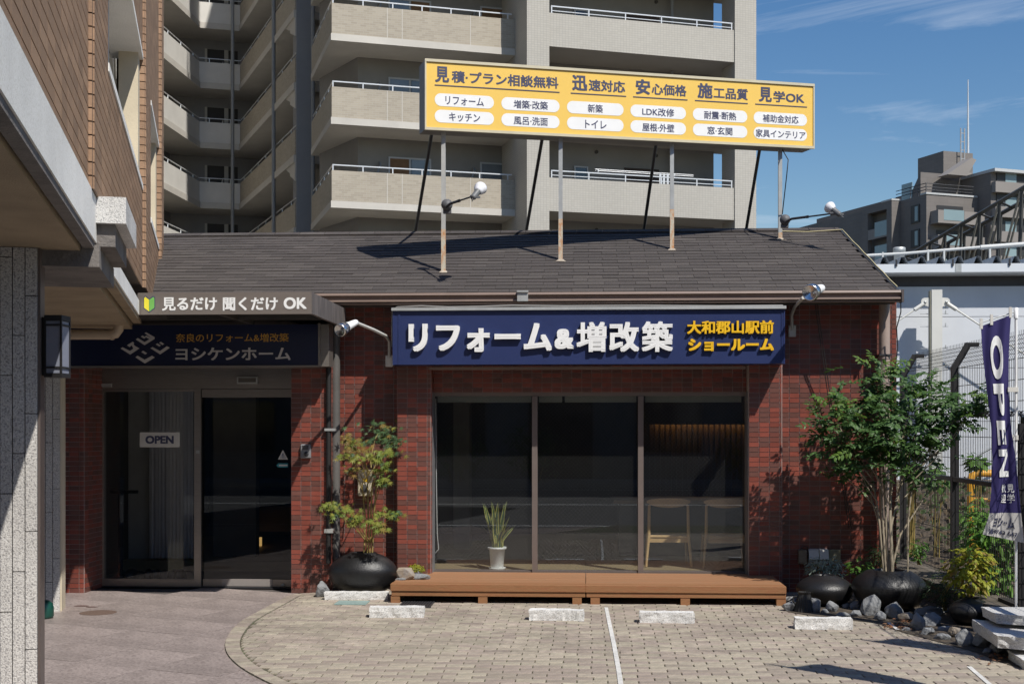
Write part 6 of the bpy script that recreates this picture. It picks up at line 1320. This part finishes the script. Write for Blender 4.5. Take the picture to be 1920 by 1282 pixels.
for (x0_, z0_), (x1_, z1_) in zip(px_, px_[1:]): b.add([(x0_, YT - .35, z0_), (x1_, YT - .35, z1_), (x1_, YT + 14, z1_ + .4), (x0_, YT + 14, z0_ + .4)], [(0, 1, 2, 3)])
b.build('folded_roof', mat('roof_sheet', (.36, .39, .42), .45, .08, 2), sh)
for i in range(0, len(px_), 15): b = MB(); x = px_[i][0] + .02; b.box(x - .02, x + .02, YT - .49, YT - .462, zl_[0] - .05, zl_[0] + .10); b.build('roof_clip', DSTEEL, sh)
b = MB(); b.tube([T_(1610, 480, YT + 1), T_(1700, 475, YT + 1), T_(1845, 463, YT + 1)], .035, 8); b.tube([T_(1838, 464, YT + 1), T_(2000, 452, YT + 1)], .055, 8)
for px, py in ((1655, 477), (1740, 472), (1770, 470), (1856, 462)): q = T_(px, py, YT + 1); b.box(q.x - .02, q.x + .02, q.y - .03, q.y + .03, q.z - .35, q.z + .05)
b.build('conduit', mat('pale_conduit', (.52, .53, .52), .5, .08, 2), sh)
b = MB(); q = T_(1686, 478, YT + 2.2); b.lathe([(.13, -.25), (.13, .05), (.155, .06), (.155, .17), (.12, .19), (0, .19)], q, 14); b.build('vent', GALV, sh)
# column with brace plates and tension rods
CW_ = mat('cream_steel', (.66, .65, .60), .5, .05, 1, grime=.08); YQ = YT - .65
clm = thing('braced_column', (T_(1753, 0, YQ).x, YQ, 0), 'cream steel column with bracket plates and tension rods in front of the station hall', 'column')
x0_, x1_ = T_(1747, 0, YQ).x, T_(1767, 0, YQ).x
b = MB(); b.box(x0_, x1_, YQ, YQ + .16, -.05, T_(1753, 543, YQ).z); b.build('column', CW_, clm)
b = MB(); b.box(x0_ - .035, x0_ - .001, YQ + .02, YQ + .15, -.05, T_(1753, 545, YQ).z); b.build('side_flange', mat('olive_flange', (.26, .25, .19), .6, .1), clm)
for s, xx in ((-1, x0_ - .036), (1, x1_ + .001)):
    z_ = T_(1753, 566, YQ).z; b = MB(); pts = [(xx, z_ - .11), (xx, z_ + .10), (xx + s * .08, z_ + .10)] + [(xx + s * (.10 + .085 * math.sin(R(a))), z_ + .015 + .085 * math.cos(R(a))) for a in range(0, 200, 25)] 
    b.prism([(x_, YQ + .05, z2) for x_, z2 in pts], (0, .05, 0)); pl_ = recalc(b.build('gusset_plate', CW_, clm)); b = MB(); b.lathe([(.03, 0), (.03, .03), (0, .03)], (xx + s * .1, YQ + .05, z_ + .0), 8, axis=(0, -1, 0)); b.build('bolt', GALV, pl_)
    a = V3((xx + s * .12, YQ + .07, z_ - .03)); e = a + V3((s * 2.6, 0, -1.75)); d_ = (e - a).normalized()
    b = MB(); b.tube([a, a + d_ * .25], .05, 6); b.tube([a + d_ * .25, e], .02, 6); b.build('tension_rod', CW_, clm)
b = MB()
for py in (577, 587, 611, 652, 685, 728):
    z_ = T_(1753, py, YQ).z; b.box(x1_, x1_ + .16, YQ + .1, YQ + .13, z_ - .012, z_); b.box(x0_ - .22, x0_ - .035, YQ + .1, YQ + .13, z_ - .012, z_); b.box(x1_ + .09, x1_ + .11, YQ + .09, YQ + .12, z_, z_ + .07)
b.build('cable_hook', GALV, clm)
b = MB(); b.tube([T_(1930, 800, YQ), T_(1800, 872, YQ)], .025, 6); b.build('low_brace', GALV, clm)
# ---------------------------------------------------------------- overhead-line gantry beyond the roof
gt = thing('line_gantry', (13, 50, 0), 'dark steel lattice gantry rising to the right above the station roof', 'gantry'); LT = mat('gantry_steel', (.055, .058, .06), .6, .2, 1, metal=.3, col2=(.085, .08, .072)); LT2 = mat('gantry_brace', (.24, .225, .19), .7, .25, 2)
lat, dzt, dzb = 12.8, 7.5, 5.0
def gp(z, w, top): q = cw((1155 - 960) / 2400 * z + lat + w, z); return V3((q[0], q[1], HC + (dzt if top else dzb)))
b = MB()
for w in (0, .75):
    for top in (1, 0): b.tube([gp(37, w, top), gp(60, w, top)], .085 if top else .06, 4, smooth=False)
b.build('chord', LT, gt)
zs = [38 + 2.35 * i for i in range(10)]
for i, z in enumerate(zs):
    for w in (0, .75):
        b = MB(); b.tube([gp(z, w, 1), gp(z + .35, w, 0)], .055, 4, smooth=False); b.build('post', LT, gt)
        if i < len(zs) - 1: b = MB(); b.tube([gp(z + .1, w, 1), gp(zs[i+1] + .2, w, 0)], .04, 4, smooth=False); b.build('brace', LT2, gt)
    b = MB(); b.tube([gp(z, 0, 1), gp(z + 1.1, .75, 1)], .045, 4, smooth=False); b.build('cross_tie', LT, gt)
b = MB(); 
for z, w in ((37.2, .37), (59.8, .37)): q = gp(z, w, 1); b.box(q.x - .2, q.x + .2, q.y - .2, q.y + .2, -.05, q.z)
b.build('mast', LT, gt)
b = MB(); q = gp(43, -.5, 0); b.tube([q + V3((-1.0, 0, -.1)), q + V3((-.3, 0, .28)), q + V3((.5, 0, .3)), q + V3((1.3, 0, -.1))], .03, 6); b.lathe([(.09, -.15), (.13, -.1), (.09, -.05), (.13, 0), (.09, .05), (.13, .1), (0, .12)], q + V3((.1, 0, .2)), 10, axis=(1, 0, 0)); b.build('insulator', OFFW, gt)
# ---------------------------------------------------------------- brown flats far right
AF = R(20); zf_ = 150.0; xf = (1737 - 960) / 2400 * zf_; cf, sf = math.cos(AF), math.sin(AF)
fb_ = turned('distant_flats', xf, zf_, AF, 'brown-grey tiled apartment building with stepped roof and balconies, far away at the right', 'building')
def FA(px, b): t = (px - 960) / 2400; return (t * (zf_ + b * cf) - xf + b * sf) / (cf - t * sf)
def FBd(px, a): t = (px - 960) / 2400; return (t * (zf_ + a * sf) - xf - a * cf) / (-sf - t * cf)
def FZ(px, py, a, b): return HC + (800 - py) / 2400 * (zf_ + a * sf + b * cf)
FT = brickmat('far_brown_tile', (.175, .158, .147), (.158, .143, .133), (.155, .14, .13), 1.2, .5, .8, .5); FD = mat('far_dark', (.03, .03, .032), .5, .2, .2); FE = mat('far_edge', (.45, .46, .46), .6, .1, .2); FP = mat('far_parapet', (.235, .215, .20), .8, .08, .2); FGL = mat('far_glass_rail', (.22, .30, .32), .2, .1, .3)
b1 = FBd(1688, 0); w1 = 2.0; zt0 = FZ(1737, 364, 0, 0)
b = MB(); b.box(0, 7.4, 0, 40, 0, zt0); lbuild(b, 'corner_block', FT, fb_)
b2 = FBd(1616, FA(1672, b1)); zt1 = FZ(1680, 376, -w1, b1 + .5)
x1l = FA(1672, b1)
b = MB(); b.box(x1l, -.001, b1, b1 + 1.0, 0, zt1); b.box(x1l + 1.6, -.001, b1 + 1.0, b2, 0, zt1 - .001); b.box(x1l, x1l + 1.59, b1 + 1.001, b2, zt1 - .9, zt1); b.box(x1l, x1l + .6, b2 - 1.2, b2, 0, zt1 - .91); lbuild(b, 'side_wing', FT, fb_)
b = MB(); b.box(x1l - .05, .05, b1 - .05, b1 + 2, zt1 + .005, zt1 + .2); b.box(-.1, 7.3, -.1, 1.0, zt0 + .005, zt0 + .22); lbuild(b, 'coping', FE, fb_)
for k in range(-5, 1):
    z0_ = zt1 - 4.2 + k * 2.9
    b = MB(); b.box(x1l + .02, x1l + .2, b1 + 1.002, b2 - 1.21, z0_, z0_ + 1.25); lbuild(b, 'wing_parapet', FP, fb_)
    b = MB(); b.box(x1l + 1.55, x1l + 1.599, b1 + 5, b1 + 9, z0_ + .2, z0_ + 2.2); wv = lbuild(b, 'window', FD, fb_)
    b = MB(); b.box(x1l + .01, x1l + .19, b1 + 1.003, b1 + 3.4, z0_ + .2, z0_ + 2.0); lbuild(b, 'glass_screen', FGL, fb_)
for k in range(-6, 1):     # corner block windows, left face and front balconies
    z0_ = FZ(1720, 405, 0, b1 * .5) - .9 + k * 2.9; y0_, y1_ = FBd(1725, 0), FBd(1709, 0)
    b = MB(); b.box(-.12, -.005, y0_, y1_, z0_, z0_ + 2.1); wv = lbuild(b, 'window', FD, fb_)
    b = MB(); b.box(-.15, -.121, y0_ + .25, (y0_ + y1_) / 2, z0_ + .2, z0_ + 1.9); lbuild(b, 'pane', FGL, wv)
    zq = FZ(1760, 421, 1, 0) + k * 2.9; xa_, xb_ = FA(1757, -1.2), FA(1855, -1.2)
    b = MB(); b.box(xa_, xb_, -1.4, -.002, zq, zq + .3); b.box(xa_, xa_ + .8, -1.4, -1.2, zq + .3, zq + 1.5); b.box(xa_, xa_ + .2, -1.2, -.01, zq + .301, zq + 1.5); b.box(FA(1806, -1.2), xb_, -1.399, -1.2, zq + .301, zq + 1.5); lbuild(b, 'balcony', FP, fb_)
    b = MB(); b.box(xa_ + .82, FA(1806, -1.2) - .02, -1.38, -1.33, zq + .35, zq + 1.6); lbuild(b, 'glass_rail', FGL, fb_)
    b = MB(); b.box(FA(1756, 0), FA(1805, 0), -.06, -.004, zq + .3, zq + 2.3); lbuild(b, 'window', FD, fb_)
# set-back upper storey, right wing and roof tower
ax = 7.42
b = MB(); b.box(ax, 60, -2.2, 34, 0, FZ(1862, 323, ax, -2.2)); rw = lbuild(b, 'right_wing', FT, fb_)
for k in range(-8, 1):
    zq = FZ(1900, 350, 12, -2.2) + k * 2.9; 
    for j in range(5):
        b = MB(); b.box(ax + .8 + j * 8, ax + 8.2 + j * 8, -2.32, -2.201, zq + .25, zq + 1.9); wv = lbuild(b, 'balcony_recess', FD, fb_)
        for i in range(2): b = MB(); b.box(ax + 2.0 + j * 8 + i * 3, ax + 3.6 + j * 8 + i * 3, -2.36, -2.321, zq + .25, zq + 1.5); lbuild(b, 'pane', FGL, wv)
    b = MB(); b.box(ax + .1, 60, -2.9, -2.202, zq - 1.0, zq + .24); lbuild(b, 'balcony_parapet', FP, fb_)
b = MB(); b.box(ax - .1, 60, -3.0, 6, FZ(1862, 323, ax, -2.2) + .005, FZ(1862, 323, ax, -2.2) + .35); lbuild(b, 'coping', FE, fb_)
u0, u1 = 1.5, ax; zu0 = FZ(1737, 364, 0, 0) + .01
b = MB(); 
ubk = FBd(1705, 1.5); zup = FZ(1829, 326, ax, 2.0)
b.prism([(1.5, 3.0, zu0), (1.5, ubk, zu0), (1.5, ubk, zup - 2.6), (1.5, 3.0, zup)], (ax - 1.5, 0, 0)); lbuild(b, 'upper_storey', FT, fb_)
b = MB(); 
for z_ in (.55, .9, 1.3): b.box(.1, .2, .2, b1 + 1, zt0 + z_, zt0 + z_ + .07); b.box(.2, 7, .2, .3, zt0 + z_, zt0 + z_ + .07)
for i in range(int(b1 / 1.45)): b.box(.1, .18, .2 + i * 1.45, .28 + i * 1.45, zt0, zt0 + 1.3); lbuild(b, 'roof_railing', mat('far_rail', (.16, .16, .17), .6, .1), fb_)
b = MB(); b.box(1.4, 1.49, 4.5, 6.5, zu0 + .3, zu0 + 2.3); lbuild(b, 'window', FGL, fb_)
tb_ = 12.0; ta0, ta1 = FA(1769, tb_), FA(1824, tb_); tbk = FBd(1721, ta0); ztw = FZ(1769, 283, ta0, tb_)
b = MB(); b.box(ta0, ta1, tb_, tbk, zu0, ztw); lbuild(b, 'roof_tower', FT, fb_)
b = MB(); b.box(FA(1806, tb_), ta1 - .05, tb_ - 1.5, tb_ - .005, zu0, ztw - 4.8); b.box(FA(1792, tb_), FA(1808, tb_), tb_ - 2.4, tb_ - .01, zu0, ztw - 7.3); b.box(FA(1807, tb_), FA(1820, tb_), tb_ - .2, tb_ - .004, ztw - 4.0, ztw - 2.6); lbuild(b, 'tower_annexe', FP, fb_)
b = MB(); b.prism([(ax - 4, .5, zup - .6), (ax - .5, .5, zup + 1.6), (ax + .2, .5, zup + 1.4), (ax - 1.2, .5, zup - .6)], (0, 2, 0)); lbuild(b, 'stair_ramp', FP, fb_)
b = MB()
for px in (1796, 1803): b.box(FA(px, tb_) - .07, FA(px, tb_) + .07, tb_ - .6, tb_ - .5, ztw - 7, ztw + 3)
for i in range(9): b.box(FA(1796, tb_), FA(1803, tb_), tb_ - .58, tb_ - .52, ztw - 6.5 + i * 1.1, ztw - 6.4 + i * 1.1)
lbuild(b, 'roof_ladder', mat('far_metal', (.30, .31, .32), .5, .1), fb_)
b = MB(); x = FA(1815, tb_ + 1); b.tube([(x, tb_ + 1, ztw), (x, tb_ + 1, FZ(1815, 220, x, tb_)), (x, tb_ + 1, FZ(1815, 146, x, tb_))], [.16, .12, .06], 6); lbuild(b, 'antenna_mast', RAIL, fb_)
